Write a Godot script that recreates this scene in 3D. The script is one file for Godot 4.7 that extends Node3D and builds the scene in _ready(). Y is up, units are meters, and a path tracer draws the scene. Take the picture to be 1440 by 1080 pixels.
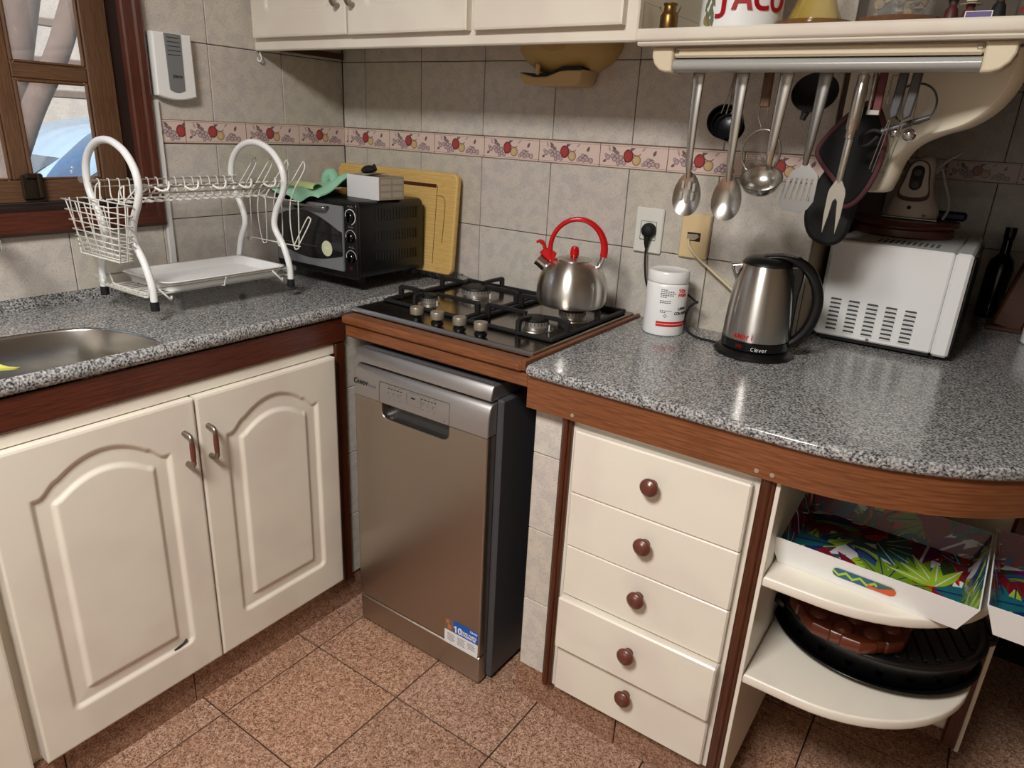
extends Node3D
# A kitchen corner: tiled walls, granite worktops, hob over a slim dishwasher, drawers and a round-ended shelf unit.
# World: the wall corner is x = 0, z = 0; x runs along the hob wall, z towards the room, y is up, metres.

var M = {}
var used = {}
var rng = RandomNumberGenerator.new()

# ---------------------------------------------------------------- mesh builder
class MB:
	var st := SurfaceTool.new()
	var g := 0
	func _init():
		st.begin(Mesh.PRIMITIVE_TRIANGLES)
	func tri(a, b, c, grp = -1, ua = Vector2.ZERO, ub = Vector2.ZERO, uc = Vector2.ZERO):
		st.set_smooth_group(grp)
		st.set_uv(ua); st.add_vertex(a)
		st.set_uv(uc); st.add_vertex(c)
		st.set_uv(ub); st.add_vertex(b)
	func quad(a, b, c, d, grp = -1):   # counter-clockwise seen from outside
		tri(a, b, c, grp); tri(a, c, d, grp)
	func quv(a, b, c, d, r = Rect2(0, 0, 1, 1)):   # a low-left, b low-right, c top-right, d top-left
		var u0 = r.position; var u1 = r.end
		tri(a, b, c, -1, Vector2(u0.x, u1.y), Vector2(u1.x, u1.y), Vector2(u1.x, u0.y))
		tri(a, c, d, -1, Vector2(u0.x, u1.y), Vector2(u1.x, u0.y), Vector2(u0.x, u0.y))
	func poly_out(pts, centre, grp = -1):   # convex face turned away from centre
		var n = (pts[1] - pts[0]).cross(pts[2] - pts[0])
		var mid = Vector3.ZERO
		for p in pts: mid += p
		mid /= pts.size()
		if n.dot(mid - centre) < 0: pts = pts.duplicate(); pts.reverse()
		for i in range(1, pts.size() - 1): tri(pts[0], pts[i], pts[i + 1], grp)
	func box(c, s, b = 0.0, bas = Basis.IDENTITY):
		var h = s * 0.5
		b = min(b, min(h.x, min(h.y, h.z)) * 0.95)
		var f = func(x, y, z): return c + bas * Vector3(x, y, z)
		if b <= 0.0:
			for ax in 3:
				for sg in [-1, 1]:
					var q = []
					for k in [[-1, -1], [1, -1], [1, 1], [-1, 1]]:
						var v = Vector3.ZERO
						v[ax] = h[ax] * sg; v[(ax + 1) % 3] = h[(ax + 1) % 3] * k[0]; v[(ax + 2) % 3] = h[(ax + 2) % 3] * k[1]
						q.append(c + bas * v)
					poly_out(q, c)
			return
		for ax in 3:
			var a1 = (ax + 1) % 3; var a2 = (ax + 2) % 3
			for sg in [-1, 1]:
				var q = []
				for k in [[-1, -1], [1, -1], [1, 1], [-1, 1]]:
					var v = Vector3.ZERO
					v[ax] = h[ax] * sg; v[a1] = (h[a1] - b) * k[0]; v[a2] = (h[a2] - b) * k[1]
					q.append(c + bas * v)
				poly_out(q, c)
			for s1 in [-1, 1]:
				for s2 in [-1, 1]:
					var q = []
					for e in [[0, -1], [0, 1], [1, 1], [1, -1]]:
						var v = Vector3.ZERO
						v[ax] = (h[ax] - b) * e[1]
						v[a1] = s1 * (h[a1] - (b if e[0] else 0.0)); v[a2] = s2 * (h[a2] - (0.0 if e[0] else b))
						q.append(c + bas * v)
					poly_out(q, c)
		for sx in [-1, 1]:
			for sy in [-1, 1]:
				for sz in [-1, 1]:
					poly_out([f.call(sx * h.x, sy * (h.y - b), sz * (h.z - b)), f.call(sx * (h.x - b), sy * h.y, sz * (h.z - b)), f.call(sx * (h.x - b), sy * (h.y - b), sz * h.z)], c)
	func bb(x0, x1, y0, y1, z0, z1, b = 0.0):
		box(Vector3(x0 + x1, y0 + y1, z0 + z1) * 0.5, Vector3(x1 - x0, y1 - y0, z1 - z0), b)
	func lathe(prof, seg = 32, xf = Transform3D.IDENTITY, sharp = 35.0, sx = 1.0, sz = 1.0):   # prof: [r, y] from the bottom outside to the top
		g += 1
		for i in prof.size() - 1:
			if i > 0:
				var d0 = Vector2(prof[i][0] - prof[i - 1][0], prof[i][1] - prof[i - 1][1])
				var d1 = Vector2(prof[i + 1][0] - prof[i][0], prof[i + 1][1] - prof[i][1])
				if abs(rad_to_deg(d0.angle_to(d1))) > sharp: g += 1
			for k in seg:
				var a = TAU * k / seg; var b = TAU * ((k + 1) % seg) / seg
				var p = func(r, y, t): return xf * Vector3(r * cos(t) * sx, y, r * sin(t) * sz)
				var A = p.call(prof[i][0], prof[i][1], a); var B = p.call(prof[i][0], prof[i][1], b)
				var C = p.call(prof[i + 1][0], prof[i + 1][1], b); var D = p.call(prof[i + 1][0], prof[i + 1][1], a)
				var u0 = float(k) / seg; var u1 = float(k + 1) / seg; var v0 = float(i) / prof.size(); var v1 = float(i + 1) / prof.size()
				if prof[i + 1][0] > 1e-6: tri(A, D, C, g, Vector2(u0, v0), Vector2(u0, v1), Vector2(u1, v1))
				if prof[i][0] > 1e-6: tri(A, C, B, g, Vector2(u0, v0), Vector2(u1, v1), Vector2(u1, v0))
		g += 1
	func loft(rings, closed = true, grp = 0, sharp = false):   # quads between successive rings of points
		g += 1
		for i in rings.size() - 1:
			if sharp: g += 1
			var r0 = rings[i]; var r1 = rings[i + 1]; var n = r0.size()
			for k in (n if closed else n - 1):
				var k2 = (k + 1) % n
				quad(r0[k], r0[k2], r1[k2], r1[k], g if grp == 0 else grp)
		g += 1
	func tube(pts, r, seg = 8, closed = false, caps = true):
		g += 1
		var n = pts.size()
		var rings = []
		var up = Vector3.ZERO
		for i in n:
			var t: Vector3
			if closed: t = pts[(i + 1) % n] - pts[(i - 1 + n) % n]
			else: t = pts[min(i + 1, n - 1)] - pts[max(i - 1, 0)]
			t = t.normalized()
			if up == Vector3.ZERO:
				up = t.cross(Vector3(0, 1, 0) if abs(t.y) < 0.9 else Vector3(1, 0, 0)).normalized()
			up = (up - t * up.dot(t)).normalized()
			var w = t.cross(up)
			var rr = r[i] if r is Array else r
			var ring = []
			for k in seg:
				var a = TAU * k / seg
				ring.append(pts[i] + (up * cos(a) + w * sin(a)) * rr)
			rings.append(ring)
		if closed: rings.append(rings[0])
		var gg = g
		for i in rings.size() - 1:
			var off = 0
			if closed and i == n - 1:
				var best = 1e9
				for o in seg:
					var dd = rings[i][0].distance_squared_to(rings[0][o])
					if dd < best: best = dd; off = o
			for k in seg:
				var k2 = (k + 1) % seg
				quad(rings[i][k], rings[i][k2], rings[i + 1][(k2 + off) % seg], rings[i + 1][(k + off) % seg], gg)
		if caps and not closed:
			for k in range(1, seg - 1):
				tri(rings[0][0], rings[0][k + 1], rings[0][k])
				tri(rings[n - 1][0], rings[n - 1][k], rings[n - 1][k + 1])
		g += 1
	func cap(ring, flip = false):   # fills a planar ring of points
		var c = Vector3.ZERO
		for p in ring: c += p
		c /= ring.size()
		for k in ring.size():
			var a = ring[k]; var b = ring[(k + 1) % ring.size()]
			if flip: tri(c, b, a)
			else: tri(c, a, b)
	func prism(poly, h0, h1, xf = Transform3D.IDENTITY, r = 0.0, rs = 1, sharp = 40.0):   # polygon in xy pushed along z from h0 to h1, edges rounded by r
		var P = PackedVector2Array(poly)
		if Geometry2D.is_polygon_clockwise(P): P.reverse()
		var levels = []
		if r <= 0: levels = [[0.0, h0], [0.0, h1]]
		else:
			for i in rs + 1:
				var a = PI / 2 * i / rs
				levels.append([r * (1 - sin(a)), h0 + r * (1 - cos(a))])
			for i in rs + 1:
				var a = PI / 2 * i / rs
				levels.append([r * (1 - cos(a)), h1 - r * (1 - sin(a))])
		var n = P.size()
		var nor = []
		for i in n:
			var e0 = (P[i] - P[(i - 1 + n) % n]).normalized(); var e1 = (P[(i + 1) % n] - P[i]).normalized()
			var m = Vector2(e0.y, -e0.x) + Vector2(e1.y, -e1.x)
			nor.append(m / max(0.3, m.length_squared() * 0.5))
		var rings = []
		for l in levels:
			var ring = []
			for i in n:
				var q = P[i] - nor[i] * l[0]
				ring.append(xf * Vector3(q.x, q.y, l[1]))
			rings.append(ring)
		g += 1
		var base = g
		var grp = []
		for i in n:
			var e0 = P[i] - P[(i - 1 + n) % n]; var e1 = P[(i + 1) % n] - P[i]
			if abs(rad_to_deg(e0.angle_to(e1))) > sharp: base += 1
			grp.append(base)
		if n > 0 and grp[n - 1] != grp[0] and abs(rad_to_deg((P[0] - P[n - 1]).angle_to(P[1] - P[0]))) <= sharp:
			var last = grp[n - 1]
			for i in n:
				if grp[i] == last: grp[i] = grp[0]
		g = base + 1
		for j in rings.size() - 1:
			for i in n:
				var i2 = (i + 1) % n
				quad(rings[j][i], rings[j][i2], rings[j + 1][i2], rings[j + 1][i], grp[i])
		var lo = PackedVector2Array(); var hi = PackedVector2Array()
		for i in n:
			lo.append(P[i] - nor[i] * levels[0][0]); hi.append(P[i] - nor[i] * levels[-1][0])
		var t = Geometry2D.triangulate_polygon(hi)
		for i in range(0, t.size(), 3):
			var a = hi[t[i]]; var b = hi[t[i + 1]]; var c = hi[t[i + 2]]
			if (b - a).cross(c - a) < 0: var s = b; b = c; c = s
			tri(xf * Vector3(a.x, a.y, h1), xf * Vector3(b.x, b.y, h1), xf * Vector3(c.x, c.y, h1))
		t = Geometry2D.triangulate_polygon(lo)
		for i in range(0, t.size(), 3):
			var a = lo[t[i]]; var b = lo[t[i + 1]]; var c = lo[t[i + 2]]
			if (b - a).cross(c - a) < 0: var s = b; b = c; c = s
			tri(xf * Vector3(a.x, a.y, h0), xf * Vector3(c.x, c.y, h0), xf * Vector3(b.x, b.y, h0))
	func grid(nu, nv, f, thick = 0.0, dir = Vector3.UP, uvs = false):   # f(u, v) -> Vector3; thick adds a second side and a rim
		g += 1
		for s in (2 if thick > 0 else 1):
			g += 1
			for i in nu:
				for j in nv:
					var q = []; var w = []
					for k in [[i, j], [i + 1, j], [i + 1, j + 1], [i, j + 1]]:
						var u = float(k[0]) / nu; var v = float(k[1]) / nv
						q.append(f.call(u, v) - dir * (thick * s)); w.append(Vector2(u, v) if uvs else Vector2.ZERO)
					if s == 1: q.reverse(); w.reverse()
					tri(q[0], q[1], q[2], g, w[0], w[1], w[2]); tri(q[0], q[2], q[3], g, w[0], w[2], w[3])
		if thick > 0:
			var rim = []
			for i in nu: rim.append(f.call(float(i) / nu, 0.0))
			for j in nv: rim.append(f.call(1.0, float(j) / nv))
			for i in nu: rim.append(f.call(1.0 - float(i) / nu, 1.0))
			for j in nv: rim.append(f.call(0.0, 1.0 - float(j) / nv))
			var low = []
			for p in rim: low.append(p - dir * thick)
			loft([low, rim])
		g += 1
	func mesh(): 
		st.generate_normals()
		return st.commit()

func rrect(x0, x1, y0, y1, r, n = 6):
	var out = []
	for c in [[x1 - r, y1 - r, 0], [x0 + r, y1 - r, 1], [x0 + r, y0 + r, 2], [x1 - r, y0 + r, 3]]:
		for i in n + 1:
			var a = PI / 2 * (c[2] + float(i) / n)
			out.append(Vector2(c[0] + r * cos(a), c[1] + r * sin(a)))
	return out

func ellipse(cx, cy, a, b, n = 32, turn = 0.0):
	var out = []
	for i in n:
		var p = Vector2(a * cos(TAU * i / n), b * sin(TAU * i / n)).rotated(turn)
		out.append(Vector2(cx + p.x, cy + p.y))
	return out

func curve3(pts, steps = 6, closed = false):   # Catmull-Rom through points
	var out = []
	var n = pts.size()
	for i in (n if closed else n - 1):
		var p0 = pts[(i - 1 + n) % n] if closed or i > 0 else pts[0]
		var p1 = pts[i]; var p2 = pts[(i + 1) % n]
		var p3 = pts[(i + 2) % n] if closed or i + 2 < n else pts[n - 1]
		for k in steps:
			var t = float(k) / steps
			out.append(0.5 * (2 * p1 + (p2 - p0) * t + (2 * p0 - 5 * p1 + 4 * p2 - p3) * t * t + (3 * p1 - p0 - 3 * p2 + p3) * t * t * t))
	if not closed: out.append(pts[n - 1])
	return out

func obj(called, mb, mat, parent = self, at = Vector3.ZERO):
	var o := MeshInstance3D.new()
	o.name = called
	o.mesh = mb.mesh() if mb is MB else mb
	o.material_override = mat
	o.position = at
	parent.add_child(o, true)
	return o

func numbered(called):
	if not used.has(called):
		used[called] = 0
		return called
	used[called] += 1
	return "%s_%03d" % [called, used[called]]

func thing(called, label, category, at = Vector3.ZERO, turn = 0.0, group = ""):
	var o := Node3D.new()
	o.name = numbered(called)
	add_child(o)
	o.position = at
	o.rotation.y = turn
	o.set_meta("label", label); o.set_meta("category", category)
	if group: o.set_meta("group", group)
	return o

func tag(o, label, category, group = ""):
	o.set_meta("label", label); o.set_meta("category", category)
	if group: o.set_meta("group", group)
	return o

func struct(o, label):
	o.set_meta("kind", "structure"); o.set_meta("label", label); o.set_meta("category", "structure")
	return o

func piece(called, mesh, mat, parent, at):
	var o := MeshInstance3D.new()
	o.name = called; o.mesh = mesh; o.material_override = mat; o.position = at
	parent.add_child(o, true)
	return o

func letters(called, text, height, mat, parent, at, bas = Basis.IDENTITY, font_bold = false, serif = false, italic = 0.0, depth = 0.0006):
	var t := TextMesh.new()
	var f := SystemFont.new()
	f.font_names = PackedStringArray(["Droid Serif" if serif else "Droid Sans"])
	f.font_weight = 700 if font_bold else 400
	t.font = f; t.text = text; t.font_size = 64; t.pixel_size = height / 46.0; t.depth = depth
	var o := MeshInstance3D.new()
	o.name = called; o.mesh = t; o.material_override = mat
	o.transform = Transform3D(bas * Basis(Vector3(1, 0, 0), Vector3(italic, 1, 0), Vector3(0, 0, 1)), at)
	parent.add_child(o, true)
	return o

# ---------------------------------------------------------------- scene
func _ready():
	# camera
	var cam := Camera3D.new()
	cam.name = "camera"
	cam.fov = 57.763
	cam.near = 0.05; cam.far = 200.0
	cam.transform = Transform3D(Basis(Vector3(0.818231, 0.049134, -0.572786), Vector3(-0.235512, 0.937547, -0.256008), Vector3(0.524435, 0.344371, 0.778702)), Vector3(1.963, 1.40, 1.785))
	add_child(cam)
	cam.current = true
	# sky and exposure
	var env := Environment.new()
	var sky := Sky.new()
	var sm := ProceduralSkyMaterial.new()
	sm.sky_top_color = Color(0.62, 0.74, 0.90); sm.sky_horizon_color = Color(0.88, 0.91, 0.95)
	sm.ground_bottom_color = Color(0.35, 0.32, 0.29); sm.ground_horizon_color = Color(0.70, 0.68, 0.65)
	sm.sky_energy_multiplier = 0.95; sm.ground_energy_multiplier = 0.6
	sky.sky_material = sm
	env.background_mode = Environment.BG_SKY
	env.sky = sky
	env.tonemap_mode = Environment.TONE_MAPPER_LINEAR
	env.tonemap_exposure = 1.36
	env.sdfgi_enabled = true; env.ssao_enabled = true; env.ssil_enabled = true
	var we := WorldEnvironment.new()
	we.name = "world_environment"; we.environment = env
	add_child(we)
	# sun on the yard outside (it comes over the house and does not reach into the kitchen)
	var sun := DirectionalLight3D.new()
	sun.name = "sun"
	sun.light_color = Color(1.0, 0.96, 0.90); sun.light_energy = 1.3; sun.light_angular_distance = 0.6; sun.shadow_enabled = true
	add_child(sun)
	sun.look_at_from_position(Vector3(6, 9, 5), Vector3.ZERO)
	make_materials()
	ceiling_lamp(Vector3(1.45, 2.50, 2.30), 0.60, 6.2, "square ceiling lamp over the kitchen floor in front of the sink")
	room()
	window()
	yard()
	left_run()
	hob_run()
	drawer_run()
	shelf_unit()
	upper_cabinets()
	open_shelf()
	sink_things()
	dish_rack(Vector3(0, 0.943, 0))
	oven_corner()
	hob(Vector3(0.9, 0.932, 0.29))
	whistling_kettle(Vector3(1.095, 0.985, 0.235))
	dishwasher()
	wall_things()
	utensils()
	worktop_things()
	microwave()
	shelf_things()
	lower_things()

func ceiling_lamp(at, side, energy, label):
	var t = thing("ceiling_lamp", label, "lamp", at)
	var mb = MB.new()
	mb.bb(-side / 2 - 0.02, side / 2 + 0.02, 0.0, 0.08, -side / 2 - 0.02, side / 2 + 0.02, 0.008)
	obj("housing", mb, M.white_matt, t)
	mb = MB.new()
	mb.bb(-side / 2, side / 2, -0.012, 0.002, -side / 2, side / 2, 0.005)
	obj("diffuser", mb, mat(Color(0.9, 0.9, 0.88), 0.5, 0, {"emission_enabled": true, "emission": Color(1.0, 0.955, 0.90), "emission_energy_multiplier": 3.0}), t)
	var l := AreaLight3D.new()
	l.name = "area_light"
	l.area_size = Vector2(side, side); l.light_color = Color(1.0, 0.985, 0.965); l.light_energy = energy
	l.area_range = 12.0; l.shadow_enabled = true
	l.rotation.x = -PI / 2; l.position.y = -0.02
	t.add_child(l)

# ---------------------------------------------------------------- room shell
func tile_box(w, h, d = 0.008):
	var key = "tb%d_%d" % [int(w * 2000), int(h * 2000)]
	if not M.has(key):
		var mb = MB.new()
		mb.box(Vector3(0, 0, -d / 2), Vector3(w - 0.0022, h - 0.0022, d), 0.0012)
		M[key] = mb.mesh()
	return M[key]

func border_tile(w, part = 1.0):
	var key = "bt%d" % int(w * 2000)
	if not M.has(key):
		var mb = MB.new()
		var h = 0.0615; var e = 0.0009
		mb.quv(Vector3(-w / 2 + e, -h / 2, 0.001), Vector3(w / 2 - e, -h / 2, 0.001), Vector3(w / 2 - e, h / 2, 0.001), Vector3(-w / 2 + e, h / 2, 0.001), Rect2(0, 0, part, 1))
		mb.loft([[Vector3(-w / 2 + e, -h / 2, -0.008), Vector3(w / 2 - e, -h / 2, -0.008), Vector3(w / 2 - e, h / 2, -0.008), Vector3(-w / 2 + e, h / 2, -0.008)], [Vector3(-w / 2 + e, -h / 2, 0.001), Vector3(w / 2 - e, -h / 2, 0.001), Vector3(w / 2 - e, h / 2, 0.001), Vector3(-w / 2 + e, h / 2, 0.001)]], true, -1)
		M[key] = mb.mesh()
	return M[key]

func tile_field(parent, us, vs, place, skip = null):   # pieces between the joints us (along) and vs (up)
	var n = 0
	for i in us.size() - 1:
		for j in vs.size() - 1:
			n += 1
			if vs[j + 1] - vs[j] < 0.07: continue   # the frieze goes here
			var cu = (us[i] + us[i + 1]) / 2; var cv = (vs[j] + vs[j + 1]) / 2
			if skip and skip.call(cu, cv): continue
			var p = piece("wall_tile", tile_box(us[i + 1] - us[i], vs[j + 1] - vs[j]), M.tile[rng.randi() % 3], parent, Vector3.ZERO)
			p.transform = place.call(cu, cv)

func border_row(parent, us, v, place, part_first = 1.0, part_last = 1.0):
	for i in us.size() - 1:
		var w = us[i + 1] - us[i]
		var p = piece("border_tile", border_tile(w, clampf(w / 0.1985, 0.05, 1.0)), M.border, parent, Vector3.ZERO)
		p.transform = place.call((us[i] + us[i + 1]) / 2, v)

func room():
	rng.seed = 5
	var mb = MB.new()
	mb.bb(-0.2, 4.15, -0.16, -0.0035, -1.2, 4.35)
	var floor_ = struct(obj("floor", mb, M.grout_dark), "brownish pink terrazzo tile floor")
	var fm = MB.new()
	fm.box(Vector3(0, -0.004, 0), Vector3(0.2964, 0.008, 0.2964), 0.0008)
	fm = fm.mesh()
	for i in range(-1, 12):
		for k in range(-2, 12):
			var c = Vector3(0.66 + 0.3 * i + 0.15, 0, 0.457 + 0.3 * k - 0.15)
			if c.x < 0.45 and c.z > 0.7 or c.z < 0.3 and c.x < 1.2: continue
			piece("floor_tile", fm, M.floor[rng.randi() % 3], floor_, c)
	mb = MB.new()
	mb.bb(-0.2, 4.15, 2.6, 2.75, -1.2, 4.35)
	struct(obj("ceiling", mb, M.plaster), "plain white ceiling")
	# wall behind the hob: a solid block of wall whose right end turns back into the recess
	mb = MB.new()
	mb.bb(-0.2, 1.594, -0.01, 2.6, -1.2, -0.006)
	mb.bb(1.592, 1.6, -0.01, 2.6, -1.0, -0.007)
	mb.bb(1.598, 4.1, 1.602, 2.6, -1.1, -0.004)
	var wb = struct(obj("wall_back", mb, M.grout), "tiled wall behind the hob")
	mb = MB.new()
	mb.bb(1.5945, 1.6015, 0.9, 2.6, -1.0, -0.0085)
	obj("wall_end", mb, M.plaster_tan, wb)
	var rows = [0.90, 1.1065, 1.3130, 1.3745, 1.5810, 1.7870, 1.9930, 2.2]
	var us = [0.0005]
	for k in 6: us.append(0.108 + 0.2490 * k)
	us.append(1.60)
	var pl = func(u, v): return Transform3D(Basis.IDENTITY, Vector3(u, v, 0))
	tile_field(wb, us, rows, pl)
	var bs = [0.0005]
	for k in 8: bs.append(0.0195 + 0.1985 * k)
	bs.append(1.60)
	border_row(wb, bs, 1.34375, pl)
	# left wall with the window opening
	mb = MB.new()
	var z0 = 0.74; var z1 = 1.80; var y0 = 1.158; var y1 = 2.10
	mb.bb(-0.2, -0.006, -0.01, 2.6, -0.01, z0)
	mb.bb(-0.2, -0.006, -0.01, 2.6, z1, 4.35)
	mb.bb(-0.2, -0.006, -0.01, y0, z0, z1)
	mb.bb(-0.2, -0.006, y1, 2.6, z0, z1)
	var wl = struct(obj("wall_left", mb, M.grout), "tiled wall with the window")
	var zs = [0.0005, 0.25, 0.50, 0.6925]
	var plz = func(u, v): return Transform3D(Basis(Vector3.UP, PI / 2), Vector3(0, v, u))
	tile_field(wl, zs, rows, plz)
	tile_field(wl, [0.6925, 0.944, 1.194, 1.444, 1.694, 1.944], [0.90, 1.094], plz)
	border_row(wl, [0.0005, 0.197, 0.396, 0.595, 0.6925], 1.3455, plz)
	# wall at the back of the recess
	mb = MB.new()
	mb.bb(1.59, 4.15, -0.01, 2.6, -1.2, -1.006)
	var wr = struct(obj("wall_recess", mb, M.grout), "tiled wall at the back of the dark recess")
	var plr = func(u, v): return Transform3D(Basis.IDENTITY, Vector3(u, v, -1.0))
	us = [1.603]
	for k in 5: us.append(1.668 + 0.249 * k)
	tile_field(wr, us, rows, plr)
	bs = [1.603]
	for k in 6: bs.append(1.766 + 0.1985 * k)
	border_row(wr, bs, 1.34375, plr)
	mb = MB.new()
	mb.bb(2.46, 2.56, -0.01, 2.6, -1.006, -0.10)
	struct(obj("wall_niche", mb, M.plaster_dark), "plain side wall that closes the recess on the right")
	mb = MB.new()
	mb.bb(4.0, 4.15, -0.01, 2.6, -1.2, 4.35)
	struct(obj("wall_right", mb, M.plaster_tan), "plain plaster wall on the right")
	mb = MB.new()
	mb.bb(-0.2, 4.15, -0.01, 2.6, 4.2, 4.35)
	struct(obj("wall_front", mb, M.plaster), "plain plaster wall behind the viewer")

func window():
	var w = Node3D.new()
	w.name = "window_1"
	add_child(w)
	struct(w, "brown wooden casement window over the sink")
	var z0 = 0.74; var z1 = 1.80; var y0 = 1.158; var y1 = 2.10
	# casing on the wall face, with a step along its inner edge
	for c in [["h", 1.094, 1.150, 0.688, 1.86], ["v", 1.094, 2.15, 0.688, 0.745], ["v", 1.094, 2.15, 1.795, 1.86], ["h", 2.09, 2.15, 0.688, 1.86]]:
		var mb = MB.new()
		if c[0] == "h":
			mb.bb(-0.006, 0.020, c[1], c[2], c[3], c[4], 0.004)
			mb.bb(0.0, 0.025, c[1] + 0.004, c[1] + 0.026, c[3] + 0.004, c[4] - 0.004, 0.005)
		else:
			mb.bb(-0.006, 0.0205, c[1], c[2], c[3], c[4], 0.004)
			mb.bb(0.0, 0.0255, c[1] + 0.004, c[2] - 0.004, c[3] + 0.004, c[3] + 0.028, 0.005)
		obj("casing", mb, M.wood_red if c[0] == "h" else M.wood_red_post, w)
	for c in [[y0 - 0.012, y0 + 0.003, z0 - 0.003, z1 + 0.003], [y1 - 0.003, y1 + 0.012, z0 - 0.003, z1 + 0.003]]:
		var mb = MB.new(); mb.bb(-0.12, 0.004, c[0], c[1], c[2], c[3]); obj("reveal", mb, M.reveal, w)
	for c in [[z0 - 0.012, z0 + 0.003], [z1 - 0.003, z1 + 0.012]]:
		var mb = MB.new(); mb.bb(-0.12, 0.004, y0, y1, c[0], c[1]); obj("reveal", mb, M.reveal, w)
	for s in 2:
		var za = z0 + 0.004 + 0.530 * s; var zb = za + 0.524
		var x0 = -0.085; var x1 = -0.055
		for c in [[za, za + 0.068], [zb - 0.068, zb]]:
			var mb = MB.new(); mb.bb(x0, x1, 1.164, 2.094, c[0], c[1], 0.003); obj("stile", mb, M.wood_sash_post, w)
		for c in [[1.164, 1.219], [2.04, 2.094]]:
			var mb = MB.new(); mb.bb(x0, x1, c[0], c[1], za + 0.068, zb - 0.068, 0.003); obj("rail", mb, M.wood_sash, w)
		var mb2 = MB.new(); mb2.bb(x0, x1 - 0.002, 1.219, 2.04, za + 0.243, za + 0.281, 0.003); obj("mullion", mb2, M.wood_sash_post, w)
		for r in 2:
			for k in 2:
				var q0 = [za + 0.068, za + 0.281][k]; var q1 = [za + 0.243, zb - 0.068][k]
				var yy = [1.455, 1.745][r]
				var mb3 = MB.new(); mb3.bb(x0, x1 - 0.003, yy, yy + 0.036, q0, q1, 0.003); obj("glazing_bar", mb3, M.wood_sash, w)
		for r in 3:
			for k in 2:
				var q0 = [za + 0.068, za + 0.281][k]; var q1 = [za + 0.243, zb - 0.068][k]
				var ya = [1.219, 1.491, 1.781][r]; var yb = [1.455, 1.745, 2.04][r]
				var mb = MB.new()
				mb.bb(-0.0725, -0.0695, ya, yb, q0, q1)
				obj("pane", mb, M.pane, w)
				var bead = MB.new()   # glazing bead round the pane
				bead.bb(-0.066, -0.0565, ya, yb, q0, q0 + 0.010, 0.004); bead.bb(-0.066, -0.0565, ya, yb, q1 - 0.010, q1, 0.004)
				bead.bb(-0.066, -0.0565, ya, ya + 0.006, q0 + 0.01, q1 - 0.01, 0.002); bead.bb(-0.066, -0.0565, yb - 0.008, yb, q0 + 0.01, q1 - 0.01, 0.003)
				obj("glazing_bead", bead, M.wood_sash_post, w)
	var lm = MB.new()
	lm.bb(-0.055, -0.046, 1.172, 1.232, 0.966, 1.012, 0.003)
	lm.bb(-0.047, -0.034, 1.176, 1.236, 0.968, 0.980, 0.003)
	lm.bb(-0.055, -0.040, 1.222, 1.236, 0.964, 1.004, 0.004)
	obj("latch", lm, mat(Color(0.22, 0.18, 0.14), 0.45, 0.7), w)

func yard():
	var mb = MB.new()
	mb.bb(-30, -0.2, -0.4, -0.15, -25, 25)
	struct(obj("ground_yard", mb, M.earth), "pale bare ground of the yard outside")
	mb = MB.new()
	mb.bb(-9.4, -9.2, -0.15, 6.0, -16, 8)
	struct(obj("wall_yard", mb, M.bright_wall), "bright wall beyond the yard")
	# rails of a fence in front of it
	var f = thing("rail_fence", "brown rail fence seen through the window panes", "fence", Vector3(-5.2, -0.15, -2.0))
	for y in [1.25, 1.64, 1.90, 2.21, 2.70]:
		mb = MB.new(); mb.bb(-0.03, 0.03, y - 0.034, y + 0.034, -5, 5, 0.01); obj("rail", mb, M.fence, f)
	for z in [-4.6, -2.4, 3.4, 4.8]:
		mb = MB.new(); mb.bb(-0.11, -0.03, 0, 3.1, z - 0.05, z + 0.05, 0.01); obj("post", mb, M.fence, f)
	# two leaning trunks
	var t = thing("tree_trunk", "thick rough tree trunk nearly upright behind the upper left pane", "tree", Vector3(-2.75, -0.15, 0.34))
	mb = MB.new()
	mb.tube(curve3([Vector3(0.05, -0.02, 0.02), Vector3(0, 0.8, -0.20), Vector3(0, 1.6, -0.40), Vector3(0.02, 2.1, -0.53), Vector3(0.1, 3.6, -0.92)], 6), 0.085, 16)
	obj("trunk", mb, M.bark, t)
	t = thing("tree_trunk", "slanting smooth tree trunk crossing both window panes", "tree", Vector3(-2.2, -0.15, 0.81))
	mb = MB.new()
	mb.tube(curve3([Vector3(0, -0.05, 0.02), Vector3(0, 0.8, -0.40), Vector3(0, 1.45, -0.70), Vector3(0, 1.8, -0.90), Vector3(0, 2.15, -1.06), Vector3(0.1, 3.4, -1.62)], 5), 0.055, 14)
	obj("trunk", mb, M.bark, t)
	car(Vector3(-3.85, -0.15, -1.25))

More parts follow.
